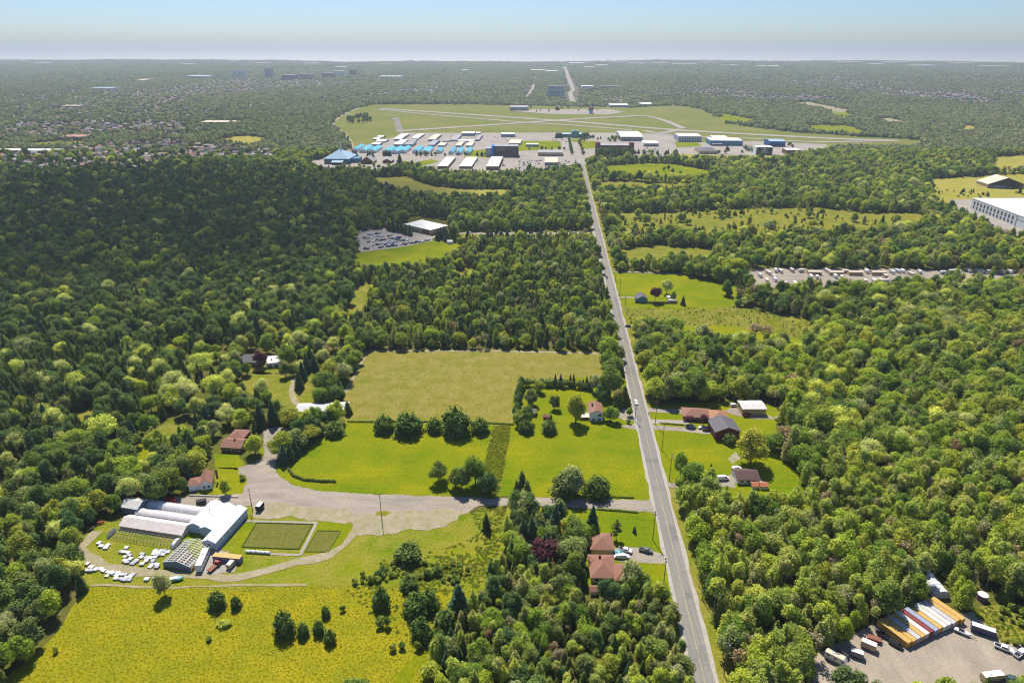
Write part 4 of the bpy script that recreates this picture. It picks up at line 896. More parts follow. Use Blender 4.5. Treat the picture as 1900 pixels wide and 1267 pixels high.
# corner house: house with hip roof, linked garage
o = house_px('bungalow', 'large brown hip-roofed house with front wing beside the corner driveway', (1097.5,1081), (1142,1081.5), 12.5, 3.2, 'hip', 2.4, W_TAN, R_BROWN, HW(('F', 3, 1.1, 1.6, 1.2), ('R', 3, 1.1, 1.6, 1.2)), chimney=(4, 9.0, .9), ov=.7)
fw_ = MB().box(9.6, 14.2, -1.2, 7, 0, 3.15).build('front_wing', W_TAN, o); fr = roof_mesh('hip', 5.0, 8.6, 3.18, 1.7, .6).build('front_roof', R_BROWN, o); fr.location = (9.4, -1.4, .02)
house_px('garage', 'brown hip-roofed double garage next to the hip-roofed house', (1097,1028), (1137,1028.5), 9.8, 2.9, 'hip', 2.1, W_TAN, R_BROWN, HW(('R', 2, .1, 2.6, 2.1, 'garage_door', TRIM)), cat='garage', ov=.6)
house_px('shed', 'tiny rust-roofed shed at the edge of the thicket', (1095.5,1104), (1107,1104), 3.0, 2.0, 'gx', .9, W_WHITE, R_BROWN, cat='shed', frames=False)
# right-hand lots
o = house_px('bungalow', 'long brown-roofed brick bungalow behind two copper-leaved trees', (1268,780), (1318,783), 10, 3.0, 'hip', 2.2, W_BRICK, R_BROWN, HW(('F', 5, 1, 1.6, 1.3)), ov=.7)
q = MB().box(14.8, 24.5, -3, 8.5, 0, 3.0).build('side_wing', W_BRICK, o); q2 = roof_mesh('hip', 10.4, 12.2, 3.05, 2.5, .6).build('wing_roof', pw('orange_brown_shingles', 158, 112, 84, var=.15, scale=1.4), o); q2.location = (14.4, -3.3, 0)
o = house_px('house', 'dark red brick house with grey roof and gabled end', (1326,816), (1371,815), 13, 5.2, 'gy', 2.6, W_RED, R_SLATE, HW(('F', 1, 2.8, 2.0, 1.6, 'window', None, .45, .7), ('F', 1, .5, 1.8, 1.2, 'window', None, .45, .7), ('L', 3, 2.6, 1.4, 1.3)), ov=.6)
house_px('workshop', 'tan metal workshop with pale flat-pitched roof behind the houses', (1376.5,771), (1420,771), 10, 4.4, 'gx', .7, pw('ochre_metal_wall', 186, 166, 118, var=.08), R_MET, HW(('F', 2, .1, 2.8, 2.6, 'roller_door', W_TAN)), cat='workshop', frames=False)
o = house_px('bungalow', 'small white bungalow with dark rounded shingle roof', (1367.5,898.5), (1408,897.5), 9, 2.9, 'gx', 1.8, W_WHITE, R_DARKBROWN, HW(('F', 3, 1.1, 1.5, 1.1)))
for xl, xr, yb, lab in ((1396,1406.5,907.5,'small orange-roofed garden shed touching the bungalow'), (1411,1424,908,'wider orange-roofed garden shed by the patio')):
    house_px('shed', lab, (xl, yb), (xr, yb), 3.2, 2.0, 'gx', .9, W_WHITE, pw('orange_roof', 190, 116, 84), cat='shed', frames=False)
house_px('house', 'small teal house with grey gable roof facing the road', (1181,561.5), (1201,561.5), 10, 3.2, 'gy', 2.6, W_TEAL, R_SLATE, HW(('F', 2, 1, 1.2, 1.1)), ov=.5)
fe = empty('board_fence', G(1201.5, 563.5), 0); wfe = (G(1258, 565) - G(1201.5, 563.5)).length
for k in range(int(wfe / 1.0)): MB().box(k * 1.0, k * 1.0 + .92, -.05, .05, 0, 1.9).build('board', WOOD_, fe)
tag(fe, 'dark board fence below the purple-leaved tree', 'fence')
house_px('shed', 'small white-roofed shed behind the board fence', (1238,556), (1246,556), 4, 2.2, 'gx', .8, W_WHITE, R_WHITE, cat='shed', frames=False)
house_px('shed', 'grey flat shed at the end of the board fence', (1241,563), (1254,563), 5, 2.2, 'flat', 0, W_GREY, R_GREY, cat='shed', frames=False)
house_px('long_shed', 'long shed with pale mint roof behind the tree line', (1326,636.5), (1364,637), 8, 3.2, 'gx', 1.2, W_TEAL, pw('mint_roof', 186, 214, 206), HW(('F', 4, .8, 1.5, 1.2)), cat='shed')

# ------------------------------------------------------------------ the nursery yard: metal building, tunnels, frames
OX = G(402.5, 1021.5); DV = (G(460, 957) - OX).normalized(); RZ = math.atan2(-DV.x, DV.y)
yard = lambda x, y, z=0: OX + Matrix.Rotation(RZ, 3, 'Z') @ Vector((x, y, z))
LEN = (G(460, 957) - OX).length
nb = empty('metal_building', OX, RZ); BW = 6.4; wall_m = pw('pale_blue_metal', 170, 184, 198, var=.06); roof_m = pw('bright_white_metal', 226, 226, 224, var=.04)
for k in range(3):
    y0 = (0, 7.5, 8.5)[k]; x0, x1 = -(k + 1) * BW, -k * BW - (.02 if k else 0)
    xa, xb = sorted((x0, x1))
    c = MB(); c.prism([(xa, 0), (xb, 0), (xb, 4.2), ((xa + xb) / 2, 5.5), (xa, 4.2)], 'y', y0, LEN + k * .6); c.build('bay_wall', wall_m, nb)
    c = MB(); hw_ = (xb - xa) / 2; e = .12
    c.prism([(xa - (.25 if k == 2 else 0), 4.15), ((xa + xb) / 2, 5.5), (xb + (.25 if k == 0 else 0), 4.15), (xb + (.25 if k == 0 else 0), 4.27), ((xa + xb) / 2, 5.64), (xa - (.25 if k == 2 else 0), 4.27)], 'y', y0 - .3, LEN + k * .6 + .3); c.build('bay_roof', roof_m, nb)
MB().box(-4.2, -2.6, -.08, .05, 2.0, 3.1).build('window', GL, nb)
for y in (4.5, 9.5, 16): MB().box(-.05, .3, y, y + 1.0, 2.6, 3.4).build('vent_box', TRIM, nb)
for k, (x, y) in enumerate(((-14.5, 18), (-12, 16), (-5, 20))): MB().cyl((x, y, 4.4), .14, 2.4 if k == 0 else 1.5, 6).build('flue', STEEL, nb)
tag(nb, 'white-roofed metal building with three gabled bays in the yard', 'building')
EXCL.append(np.array([tuple(yard(x, y))[:2] for x, y in ((-58, -12), (4, -14), (4, LEN + 5), (-58, LEN + 6))]))
def tunnel(name, label, x0, x1, y0, y1, h, skin, ribs, open_frame=False):
    o = empty(name, yard(x0, y0), RZ); L = x1 - x0; R = (y1 - y0) / 2; n = 10
    arc = [(R - R * math.cos(q), h * math.sin(q) ** .8) for q in np.linspace(0, math.pi, n + 1)]
    if not open_frame:
        c = MB(); c.prism(arc, 'x', 0, L); c.build('cover', skin, o)
    for k in range(ribs + 1):
        x = L * k / ribs; c = MB()
        for a_, b_ in zip(arc[:-1], arc[1:]): c.bar((x, a_[0], a_[1] + .04), (x, b_[0], b_[1] + .04), .12 if open_frame else .16)
        c.build('hoop', STEEL if open_frame else TRIM, o)
    if open_frame:
        for q in (2, 5, 8): MB().bar((0, arc[q][0], arc[q][1] + .05), (L, arc[q][0], arc[q][1] + .05), .09).build('purlin', STEEL, o)
        for x, s_ in ((0.0, .15), (L - 1.6, 1.5)):
            c = MB(); c.prism(arc, 'x', x, x + s_); c.build('end_panel', pw('film_white', 214, 212, 206), o)
    tag(o, label, 'greenhouse'); return o
film = pw('greenhouse_film', 205, 200, 196, rough=.35, var=.1); film2 = pw('greenhouse_film_dusty', 212, 200, 190, rough=.4, var=.14)
X0 = -3 * BW - .3
tunnel('hoop_greenhouse', 'film-covered hoop greenhouse nearest the lane, beside the grey shed', X0 - 29.5, X0, 18.2, 24.0, 3.1, film, 22)
tunnel('hoop_greenhouse', 'film-covered hoop greenhouse between the other tunnel and the lean greenhouse', X0 - 30.5, X0, 11.9, 17.7, 3.1, film, 22)
o = empty('greenhouse', yard(X0 - 32, 4.2), RZ); L = 32
MB().prism([(0, 0), (7.2, 0), (7.2, 2.0), (3.9, 3.6), (0, 1.6)], 'x', 0, L).build('wall', film2, o); MB().prism([(-.3, 1.62), (3.9, 3.68), (7.5, 2.0), (7.5, 2.1), (3.9, 3.8), (-.3, 1.74)], 'x', -.2, L).build('roof', film2, o)
for k in range(25): MB().box(k * L / 25, k * L / 25 + .08, -.34, -.28, 0, 1.7).build('rail_post', pw('rust_rail', 176, 112, 92), o)
tag(o, 'pale dusty greenhouse with long sloping roof beside the weeds', 'greenhouse')
tunnel('tunnel_greenhouse', 'bare hoop frame of a tunnel standing over weeds', X0 - 32.5, X0 + 1.0, -3.2, 2.6, 2.6, None, 20, True)
o = building('shed', 'blue-grey corrugated shed at the end of the tunnels', 'shed', yard(X0 - 39, 14), RZ, 9.0, 7.5, 3.6, 'gx', 1.7, pw('slate_blue_wall', 108, 120, 136), R_MET, [], .3, frames=False)
# skeleton greenhouse
a, rz, w = between((304,1051), (355,1061)); d = 14.5
sk = empty('roofless_greenhouse', a, rz); hh_, rr_ = 2.4, 1.9
MB().prism([(0, 0), (w, 0), (w, hh_), (w / 2, hh_ + rr_), (0, hh_)], 'y', -.1, .1).build('end_wall', MATS['slate_blue_wall'], sk)
MB().box(w - .1, w + .05, .15, d, 0, 1.5).build('side_wall', pw('rust_wall', 170, 110, 92), sk); MB().box(-.05, .1, .15, d, 0, 1.1).build('side_wall', MATS['slate_blue_wall'], sk)
for k in range(13):
    y = .2 + (d - .3) * k / 12
    for x in (0, w): MB().bar((x, y, hh_), (w / 2, y, hh_ + rr_), .16).build('rafter', TRIM, sk)
    for x in (0, w): MB().bar((x, y, 0), (x, y, hh_), .14).build('post', TRIM, sk)
for q in (0, .25, .5, .75, 1):
    for s_ in (0, 1):
        x = w / 2 * q if s_ == 0 else w - w / 2 * q; MB().bar((x, .2, hh_ + rr_ * q + .12), (x, d, hh_ + rr_ * q + .12), .1).build('purlin', TRIM, sk)
for k in range(6): MB().box(w * (.12 + .13 * k), w * (.2 + .13 * k), 2, d - 3 - k, 0, .7).build('bench', (WOOD_, CONC)[k % 2], sk)
tag(sk, 'roofless greenhouse skeleton of white rafters with blue-grey end wall', 'greenhouse'); footprint(sk, w, d, 1)

# ------------------------------------------------------------------ vehicles
TYRE = pw('tyre_rubber', 34, 34, 36, var=.1); CARGLASS = glass('car_glass', (.02, .025, .03), .05)
PAINT = {k: pw('paint_' + k, *c, rough=.3, var=.03, spec=.6) for k, c in dict(white=(226,226,224), silver=(160,164,168), grey=(96,100,106), black=(28,29,33), red=(150,34,32), blue=(52,84,140), navy=(38,46,96), tan=(196,180,150), teal=(110,170,170), orange=(196,110,50), darkgreen=(70,86,82)).items()}
SHAPES = {
  'sedan': (4.6, 1.8, [(0,.35),(0,.85),(.9,.95),(1.5,1.42),(3.1,1.42),(3.8,1.0),(4.6,.8),(4.6,.35)], [(1.05,.98),(1.55,1.37),(3.05,1.37),(3.62,.98)]),
  'suv': (4.8, 1.9, [(0,.4),(0,1.1),(.25,1.72),(3.2,1.74),(3.9,1.12),(4.8,.98),(4.8,.4)], [(.2,1.14),(.42,1.66),(3.1,1.68),(3.72,1.14)]),
  'pickup': (5.8, 2.0, [(0,.5),(0,1.12),(2.1,1.12),(2.2,1.82),(4.0,1.84),(4.6,1.2),(5.8,1.08),(5.8,.5)], [(2.32,1.2),(2.36,1.76),(3.95,1.78),(4.4,1.22)]),
  'van': (5.8, 2.0, [(0,.4),(0,2.3),(4.3,2.3),(5.1,1.35),(5.8,1.2),(5.8,.4)], [(3.6,1.4),(3.6,2.1),(4.25,2.15),(4.95,1.4)])}
CACHE = {}
def car_meshes(kind, colour):
    key = (kind, colour)
    if key in CACHE: return CACHE[key]
    L, W, prof, gl = SHAPES[kind]
    body = MB()
    n = len(prof); vv = []
    for side, t in ((-1, 0), (1, 1)):
        for x, z in prof: vv.append((x - L / 2, side * (W / 2 - (.16 if z > 1.25 else 0)), z))
    body.add(vv, [tuple(range(n)), tuple(range(2 * n - 1, n - 1, -1))] + [(i, (i + 1) % n, (i + 1) % n + n, i + n) for i in range(n)])
    if kind == 'pickup': body.box(-L/2 + .15, -L/2 + 2.0, -W/2 + .15, W/2 - .15, 1.121, 1.13, 1)
    gm = MB(); gm.prism([(x - L / 2, z) for x, z in gl], 'y', -W / 2 + .02, W / 2 - .02)
    # windscreen and rear screen
    (x0, z0), (x1, z1) = gl[-1], gl[-2]; gm.add([(x0 - L/2 + .1, -W*.4, z0 + .03), (x0 - L/2 + .1, W*.4, z0 + .03), (x1 - L/2 + .14, W*.38, z1 + .02), (x1 - L/2 + .14, -W*.38, z1 + .02)], [(0,1,2,3)])
    wh = MB().cyl((0, -.12, 0), .36, .24, 10, 'y')
    r = (body.mesh('body', [PAINT[colour], TYRE]), gm.mesh('windows', CARGLASS), wh.mesh('wheel', TYRE))
    CACHE[key] = r; return r
def car(p, ang, kind, colour, label, group=None, name=None, cat='car', z=.2):
    L, W = SHAPES[kind][:2]; b, g, wmesh = car_meshes(kind, colour)
    o = empty(name or {'pickup': 'pickup_truck', 'van': 'van', 'suv': 'parked_car', 'sedan': 'parked_car'}[kind], (p[0], p[1], z), math.radians(ang))
    link(bpy.data.objects.new('body', b), o); link(bpy.data.objects.new('windows', g), o)
    for x in (-L * .31, L * .31):
        for y in (-W / 2 + .12, W / 2 - .12):
            w_ = link(bpy.data.objects.new('wheel', wmesh), o); w_.location = (x, y, .36)
    tag(o, label, {'pickup': 'pickup truck', 'van': 'van'}.get(kind, cat), group); return o
def boxcar(name, label, cat, p, ang, L, W, Hh, wm, rm, wins=True, wheels=1, group=None, z=.2, nose=0.0, hitch=True, stripe=None, lift=.55):
    """trailer, camper, bus: a body on wheels with windows and a roof of its own"""
    o = empty(name, (p[0], p[1], z), math.radians(ang)); b = MB()
    prof = [(-L/2, lift), (L/2, lift), (L/2 - nose * .15, lift + (Hh - lift) * .55), (L/2 - nose, Hh - .12), (L/2 - nose - .1, Hh), (-L/2 + .1, Hh), (-L/2, Hh - .12)]
    b.prism(prof, 'y', -W/2, W/2); b.build('body', wm, o)
    MB().box(-L/2 + .12, L/2 - nose - .15, -W/2 + .05, W/2 - .05, Hh + .01, Hh + .08).build('roof', rm, o)
    if L > 5:
        r = MB().box(-L*.2, -L*.2 + .8, -.4, .4, Hh + .081, Hh + .35).build('roof_vent', TRIM, o)
    if wins:
        k = max(2, int(L / 2.2))
        for i in range(k):
            x = -L/2 + L * (i + .5) / k
            for s_ in (-1, 1): MB().box(x - .45, x + .45, s_ * (W/2 + .01) - .02, s_ * (W/2 + .01) + .02, lift + (Hh-lift)*.5, lift + (Hh-lift)*.8).build('window', GL, o)
    if stripe:
        for s_ in (-1, 1): MB().box(-L/2 + .05, L/2 - nose - .05, s_ * (W/2 + .02) - .02, s_ * (W/2 + .02) + .02, lift + .25, lift + .7).build('stripe', stripe, o)
    xs = (-L*.12, L*.05) if wheels == 1 else (-L*.32, L*.3)
    for x in xs:
        for s_ in (-1, 1): MB().cyl((x, s_ * (W/2 - .14) - .12, .38), .38, .24, 10, 'y').build('wheel', TYRE, o)
    if hitch: MB().bar((L/2, 0, .6), (L/2 + 1.2, 0, .55), .12).build('tow_bar', STEEL, o)
    tag(o, label, cat, group); return o
# yard vehicles
boxcar('coach', 'long white motor coach parked against the greenhouse skeleton', 'bus', (G(370,1060) + G(384,1031)) / 2, math.degrees(math.atan2((G(371,1062)-G(385,1030)).y, (G(371,1062)-G(385,1030)).x)), 11.5, 2.6, 3.4, PAINT['white'], R_WHITE, True, 2, nose=.35, hitch=False, stripe=W_GREY)
def container(p, ang, label, wm, rm, L=12.2, group=None, z=.15, name='shipping_container'):
    o = empty(name, (p[0], p[1], z), math.radians(ang)); W, Hh = 2.44, 2.6
    b = MB(); n = int(L / .3)
    for s_ in (0, 1):
        pts = []
        for i in range(n + 1):
            pts.append((-L/2 + L * i / n, -W/2 - (.04 if i % 2 else -.02)))
    top = [(x, y) for x, y in pts] + [(-x, -y) for x, y in pts]
    b.prism(top, 'z', .1, Hh - .08); b.build('wall', wm, o)
    r = MB(); r.box(-L/2 - .03, L/2 + .03, -W/2 - .04, W/2 + .04, Hh - .08, Hh)
    for i in range(int(L / .61)): r.box(-L/2 + .2 + i * .61, -L/2 + .45 + i * .61, -W/2 + .15, W/2 - .15, Hh - .001, Hh + .05)
    r.build('roof', rm, o); MB().box(-L/2 - .05, L/2 + .05, -W/2 - .05, W/2 + .05, 0, .1).build('base_rail', STEEL, o)
    for s_ in (-1, 1): MB().box(-L/2 - .07, -L/2 - .03, (-W/2 + .08 if s_ < 0 else .03), (-.03 if s_ < 0 else W/2 - .08), .2, Hh - .15).build('door', wm, o)
    tag(o, label, 'container', group); return o
mauve = pw('mauve_metal', 128, 122, 140, var=.06); c_or = pw('orange_tan_roof', 214, 168, 100, var=.1)
pa = (G(398,1037) + G(449,1043)) / 2
container(pa, math.degrees(math.atan2((G(449,1041)-G(398,1036)).y, (G(449,1041)-G(398,1036)).x)), 'mauve-sided container with orange-tan roof beside the metal building', mauve, c_or)
boxcar('cargo_trailer', 'small white-topped trailer on the concrete pad', 'trailer', G(428.5, 1052), 75, 3.4, 2.0, 2.3, W_TAN, R_WHITE, False)
boxcar('cargo_trailer', 'white-topped dark box trailer beside the wooden pole', 'trailer', G(483, 945), 80, 4.2, 2.3, 2.9, W_DARK, R_WHITE, False)
boxcar('dump_trailer', 'black tipping trailer behind the three-bay building', 'trailer', G(374, 934.5), 20, 4.4, 2.3, 1.9, W_DARK, W_DARK, False)
car(G(316, 932), 175, 'van', 'red', 'red van parked under the trees behind the tunnels')
t = empty('flatbed_truck', (*G(398, 1054)[:2], .2), math.radians(68)); MB().box(-3.2, 1.2, -1.1, 1.1, .85, 1.05).build('bed', pw('rust_bed', 136, 84, 64), t); MB().prism([(1.3, .5), (3.2, .5), (3.2, 1.3), (2.6, 1.5), (2.3, 2.2), (1.3, 2.2)], 'y', -1.05, 1.05).build('cab', PAINT['red'], t)
MB().box(1.5, 2.2, -1.07, 1.07, 1.5, 2.05).build('windows', CARGLASS, t)
for x in (-2.2, 2.2):
    for y in (-.95, .95): MB().cyl((x, y - .14, .42), .42, .28, 10, 'y').build('wheel', TYRE, t)
tag(t, 'red flatbed truck with rusty bed beside the motor coach', 'truck')
# pallets of nursery goods, each wrapped in pale film
PAL = [pw('pallet_white', 216, 216, 218, var=.06), pw('pallet_grey', 168, 168, 176, var=.08), pw('pallet_cream', 206, 196, 180, var=.08)]
pal_px = [(232,680),(255,710),(300,725),(320,700),(500,725),(455,765),(480,770),(490,810),(515,775),(530,800),(490,855),(505,870),(540,835),(590,860),(560,880),(600,848),(655,785),(645,815),(655,885),(700,825),(695,855),(735,825),(770,785),(790,750),(800,780),(760,855),(780,820),(815,795),(750,885),(735,910),(800,890),(800,915),(840,760),(860,790),(905,765),(870,760),(780,760),
          (120,885),(155,910),(110,945),(150,950),(200,940),(245,930),(275,950),(322,965),(310,1000),(360,975),(420,975),(405,1000),(455,985),(400,1028),(450,1030),(490,985),(500,1015),(480,1040),(540,1010),(565,985),(530,1040),(700,1035),(785,1025),(840,1020)]
pr = random.Random(3)
for xz, yz in pal_px:
    p = G(140 + xz / 5.278, 880 + yz / 5.278); k = pr.choice([0, 0, 1, 2]); near = yz > 880 and xz < 620 or yz > 1000
    o = empty('pallet_stack', (p.x, p.y, .1), RZ + pr.uniform(-.25, .25)); w, d, h = pr.uniform(1.7, 2.4), pr.uniform(1.3, 1.7), pr.uniform(.5, .95)
    MB().prism([(-w/2, .14), (w/2, .14), (w/2 - .05, h), (-w/2 + .05, h)], 'y', -d/2, d/2).build('wrapped_load', PAL[k], o)
    for q in (-.4, 0, .4): MB().box(-w/2, w/2, q*d - .08, q*d + .08, 0, .13).build('slat', WOOD_, o)
    lab = '%s-wrapped pallet stack %s' % (('white', 'grey', 'cream')[k], 'in the row along the dirt track' if near else 'on the weeds beside the skeleton greenhouse')
    tag(o, lab, 'pallet', lab)
for k in range(5):
    p = G(461 + k * 9.5 - (k > 2) * 2, 1025 + k * .6); o = empty('wrapped_bale', (p.x, p.y, .1), RZ); MB().cyl((-1.1, 0, .62), .62, 2.1, 10, 'x').build('roll', PAL[0], o); MB().box(-1.2, 1.1, -.35, .35, 0, .04).build('skid', WOOD_, o)
    tag(o, 'white wrapped roll lying in the row beside the garden path', 'bale', 'white rolls beside the garden path')
for k, (xz, yz, lab) in enumerate(((250, 480, 'red orange heap of machinery by the grey shed'), (150, 545, 'stacked timber lying at the yard corner'))):
    p = G(140 + xz / 5.278, 880 + yz / 5.278); o = empty('scrap_pile', (p.x, p.y, .1), .6)
    for q in range(9): MB().bar((pr.uniform(-2, 2), pr.uniform(-1.2, 1.2), .15 + q * .12), (pr.uniform(-2, 2), pr.uniform(-1.2, 1.2), .2 + q * .14), .28).build('beam', (pw('rust_orange', 176, 88, 60), WOOD_)[k], o)
    tag(o, lab, 'pile')
# low walls by the cottage
o = empty('low_wall', G(352, 919.5)); wv = G(442, 923) - G(352, 919.5)
for k in range(14): a_ = wv * (k / 14); MB().bar(a_ + Vector((0, 0, .35)), wv * ((k + .94) / 14) + Vector((0, 0, .35)), .6).build('block', CONC, o)
tag(o, 'low pale block wall between cottage lawn and yard', 'wall')

EXCL.append(gp([(1084,998),(1165,998),(1170,1112),(1084,1114)]))
# cars by the houses
car(G(1160, 1023), -22, 'pickup', 'white', 'white pickup truck angled by the garage'); car(G(1198, 1023.5), -18, 'pickup', 'grey', 'grey pickup truck near the driveway mouth')
car(G(1157, 1035), 0, 'suv', 'white', 'white car with dark windows beside the front wing'); car(G(1146, 1034), 8, 'sedan', 'white', 'white car tucked against the front wing'); car(G(1147, 1028), -20, 'sedan', 'teal', 'teal car between garage and pickup')
car(G(1281, 793.5), -6, 'pickup', 'silver', 'silver pickup on the drive by the dark brick house'); car(G(1303, 795), 5, 'sedan', 'white', 'white car at the end of the dark brick house drive'); car(G(1311, 799.5), 0, 'sedan', 'black', 'black car close to the dark brick house')
car(G(1362, 754), 4, 'suv', 'white', 'white car beside the tan workshop'); car(G(1445, 779), 0, 'suv', 'silver', 'silver car at the wood edge past the workshop'); car(G(1366.5, 870), -3, 'sedan', 'white', 'white car on the grass behind the small bungalow')
car(G(1341, 890), 6, 'van', 'white', 'white van on the gravel beside the small bungalow'); car(G(1387, 771.5), 30, 'suv', 'red', 'small red tractor-like car in front of the workshop')
car(G(1165, 606.5), 5, 'sedan', 'black', 'dark car on the short drive by the wood edge')
xr_ = lambda Y, off: (road_x(Y) + off, Y)
car(xr_(G(1180, 749).y, -1.6), -90, 'suv', 'white', 'white car driving on the main road past the hayfield house', name='moving_car', z=.23)
car(xr_(G(1124, 516).y, -1.6), -90, 'sedan', 'navy', 'dark blue car driving far along the main road', name='moving_car', z=.23)
# clubhouse car park
cp = random.Random(9); cols = ['white', 'white', 'silver', 'silver', 'grey', 'black', 'black', 'red', 'blue']
lot = [(265,455),(310,460),(330,408),(365,405),(400,400),(435,395),(460,395),(425,432),(480,435),(515,435),(320,510),(400,500),(440,480),(475,485),(500,485),(540,480),(590,430),(620,420),(605,460),(650,465),(685,460),(720,450),(745,450),(530,520),(560,525),(600,505),(625,520),(660,512),(695,505),(735,480),(760,490),(800,490),(850,485),(440,545),(475,540),(370,560),(580,570),(615,565),(655,560),(690,560),(760,545),(800,535),(850,525),(900,525),(940,525),(975,510),(1015,510),(1060,505),(1095,492),(1130,487),(275,600),(310,605),(470,585),(500,580),(150,378),(215,375),(700,485),(640,545),(820,545),(545,545)]
for x, y in lot:
    c_ = cp.choice(cols); lab = '%s car parked in the clubhouse car park' % c_
    car(G(640 + x / 7.308, 380 + y / 7.308), 62 + cp.uniform(-6, 6), cp.choice(['sedan', 'suv', 'sedan']), c_, lab, lab)
for x, y in ((985, 433.5), (930, 433), (1010, 432.5), (1040, 432.5), (1065, 433), (870, 432.5)):
    c_ = cp.choice(['white', 'silver', 'black']); lab = '%s car standing along the clubhouse access road' % c_; car(G(x, y), 0, 'suv', c_, lab, lab)
# cars in the lots by the airfield
for n_, (x0, x1, y0, y1), where in ((34, (962, 1004, 298, 312), 'crowded lot beside the garage building'), (14, (1036, 1056, 299, 311), 'corner lot by the airfield road'), (12, (876, 892, 294, 308), 'row between the white trade units'), (10, (926, 938, 296, 310), 'row beside the last trade unit'), (14, (1195, 1230, 276, 283), 'lot in front of the flying club'), (8, (1024, 1052, 259, 264), 'loop in front of the terminal'), (14, (640, 720, 308, 318), 'church car park'), (10, (1330, 1420, 290, 294), 'road in front of the four-storey office')):
    for k in range(n_):
        c_ = cp.choice(['white', 'silver', 'black', 'grey', 'red', 'blue']); lab = '%s car in the %s' % (c_, where)
        car(G(cp.uniform(x0, x1), cp.uniform(y0, y1)), cp.choice([87, 87, 0, 267]), cp.choice(['sedan', 'suv']), c_, lab, lab, z=.5)
# light aircraft on the aprons
def plane(p, ang, label, group):
    o = empty('light_aircraft', (p[0], p[1], .4), math.radians(ang))
    f = MB(); pts = [(-4.2, .18, 1.5), (-2, .45, 1.35), (.8, .65, 1.3), (2.4, .5, 1.2), (3.2, .2, 1.15)]; n = 8
    vv = []
    for x, r, z in pts:
        for i in range(n): a_ = 2 * math.pi * i / n; vv.append((x, r * math.cos(a_), z + r * math.sin(a_)))
    f.add(vv, [tuple(range(n)), tuple(range(len(vv) - n, len(vv)))] + [(k * n + i, k * n + (i + 1) % n, (k + 1) * n + (i + 1) % n, (k + 1) * n + i) for k in range(len(pts) - 1) for i in range(n)]); f.build('fuselage', PAINT['white'], o)
    MB().box(-.2, 1.3, -5.4, 5.4, 1.95, 2.12).build('wing', PAINT['white'], o); MB().box(-4.3, -3.5, -1.7, 1.7, 1.55, 1.65).build('tailplane', PAINT['white'], o)
    MB().prism([(-4.4, 1.6), (-3.3, 1.6), (-3.9, 2.9), (-4.4, 2.9)], 'y', -.06, .06).build('fin', PAINT['red'], o); MB().box(3.22, 3.28, -.08, .08, .2, 2.1).build('propeller', TYRE, o)
    for y in (-1.1, 1.1): MB().cyl((.4, y - .1, .3), .3, .2, 8, 'y').build('wheel', TYRE, o)
    tag(o, label, 'aircraft', group)
for x, y in ((724,215),(729,216.5),(724,221),(730,222),(917,254),(922,256),(937,257),(942,260),(940,262),(915,263),(958,253.5),(784,250),(1062,243),(1069,243.5),(1096,243.5),(808,219),(1590,263),(1120,209),(1135,208),(1150,208.5),(1085,209.5),(1030,207)):
    plane(G(x, y), cp.uniform(0, 360), 'white light aircraft parked on the open airfield', 'light aircraft on the airfield')
# container yard
cy_lab = ['yellow', 'yellow', 'grey-white', 'yellow', 'white', 'red', 'blue-grey', 'yellow', 'white', 'white', 'grey-white', 'yellow', 'yellow']
CM = {k: pw('container_' + k, *v, var=.12) for k, v in {'yellow': (196,150,72), 'grey-white': (178,176,180), 'white': (200,196,188), 'red': (150,62,62), 'blue-grey': (140,150,170)}.items()}
CR = {k: pw('container_roof_' + k, *v, var=.2, scale=.9) for k, v in {'yellow': (196,158,88), 'grey-white': (184,180,180), 'white': (206,202,190), 'red': (128,60,62), 'blue-grey': (150,156,176)}.items()}
A0, A1 = G(1681, 1202.5), G(1788, 1156); Bk = G(1632.5, 1165.5)
dirn = (Bk - A0).normalized(); ang_c = math.degrees(math.atan2(dirn.y, dirn.x)); along = (A1 - A0); nC = 13
ordn = ['first', 'second', 'third', 'fourth', 'fifth', 'sixth', 'seventh', 'eighth', 'ninth', 'tenth', 'eleventh', 'twelfth', 'last']
for k in range(nC):
    p = A0 + along * ((k + .5) / nC) + dirn * (6.1 + pr.uniform(-.25, .25)); c_ = cy_lab[k]
    container(p, ang_c + pr.uniform(-.4, .4), '%s shipping container, %s of the row counting from the two dark cars' % (c_, ordn[k]), CM[c_], CR[c_])
EXCL.append(np.array([tuple(A0 - dirn * 2)[:2], tuple(A1 - dirn * 2 + along.normalized() * 2)[:2], tuple(A1 + dirn * 13)[:2], tuple(A0 + dirn * 13)[:2]]))
q_ = empty('quonset_hut', G(1731, 1108), math.radians(ang_c + 90)); arc = [(-3.2 * math.cos(t_), 3.6 * math.sin(t_)) for t_ in np.linspace(0, math.pi, 13)]
MB().prism(arc, 'y', 0, 14).build('shell', pw('quonset_white', 214, 212, 208, var=.1), q_); MB().prism([(p * .93, z * .93) for p, z in arc], 'y', -.06, -.005).build('end_wall', R_MET, q_); 
for k in range(8):
    c = MB(); 
    for a_, b_ in zip(arc[:-1], arc[1:]): c.bar((a_[0], k * 2, a_[1] + .03), (b_[0], k * 2, b_[1] + .03), .12)
    c.build('rib', W_GREY, q_)
q_.rotation_euler = (0, 0, math.atan2((G(1722,1076)-G(1748,1108)).y, (G(1722,1076)-G(1748,1108)).x) - math.pi/2); q_.location = G(1748, 1110)
EXCL.append(('c', *tuple(G(1748, 1110))[:2], 6)); EXCL.append(('c', *tuple(G(1738, 1095))[:2], 6)); EXCL.append(('c', *tuple(G(1756, 1122))[:2], 5))
tag(q_, 'white half-round metal hut behind the container row', 'hut')
Z5 = lambda x, y: G(1480 + x / 4.524, 1040 + y / 4.524)
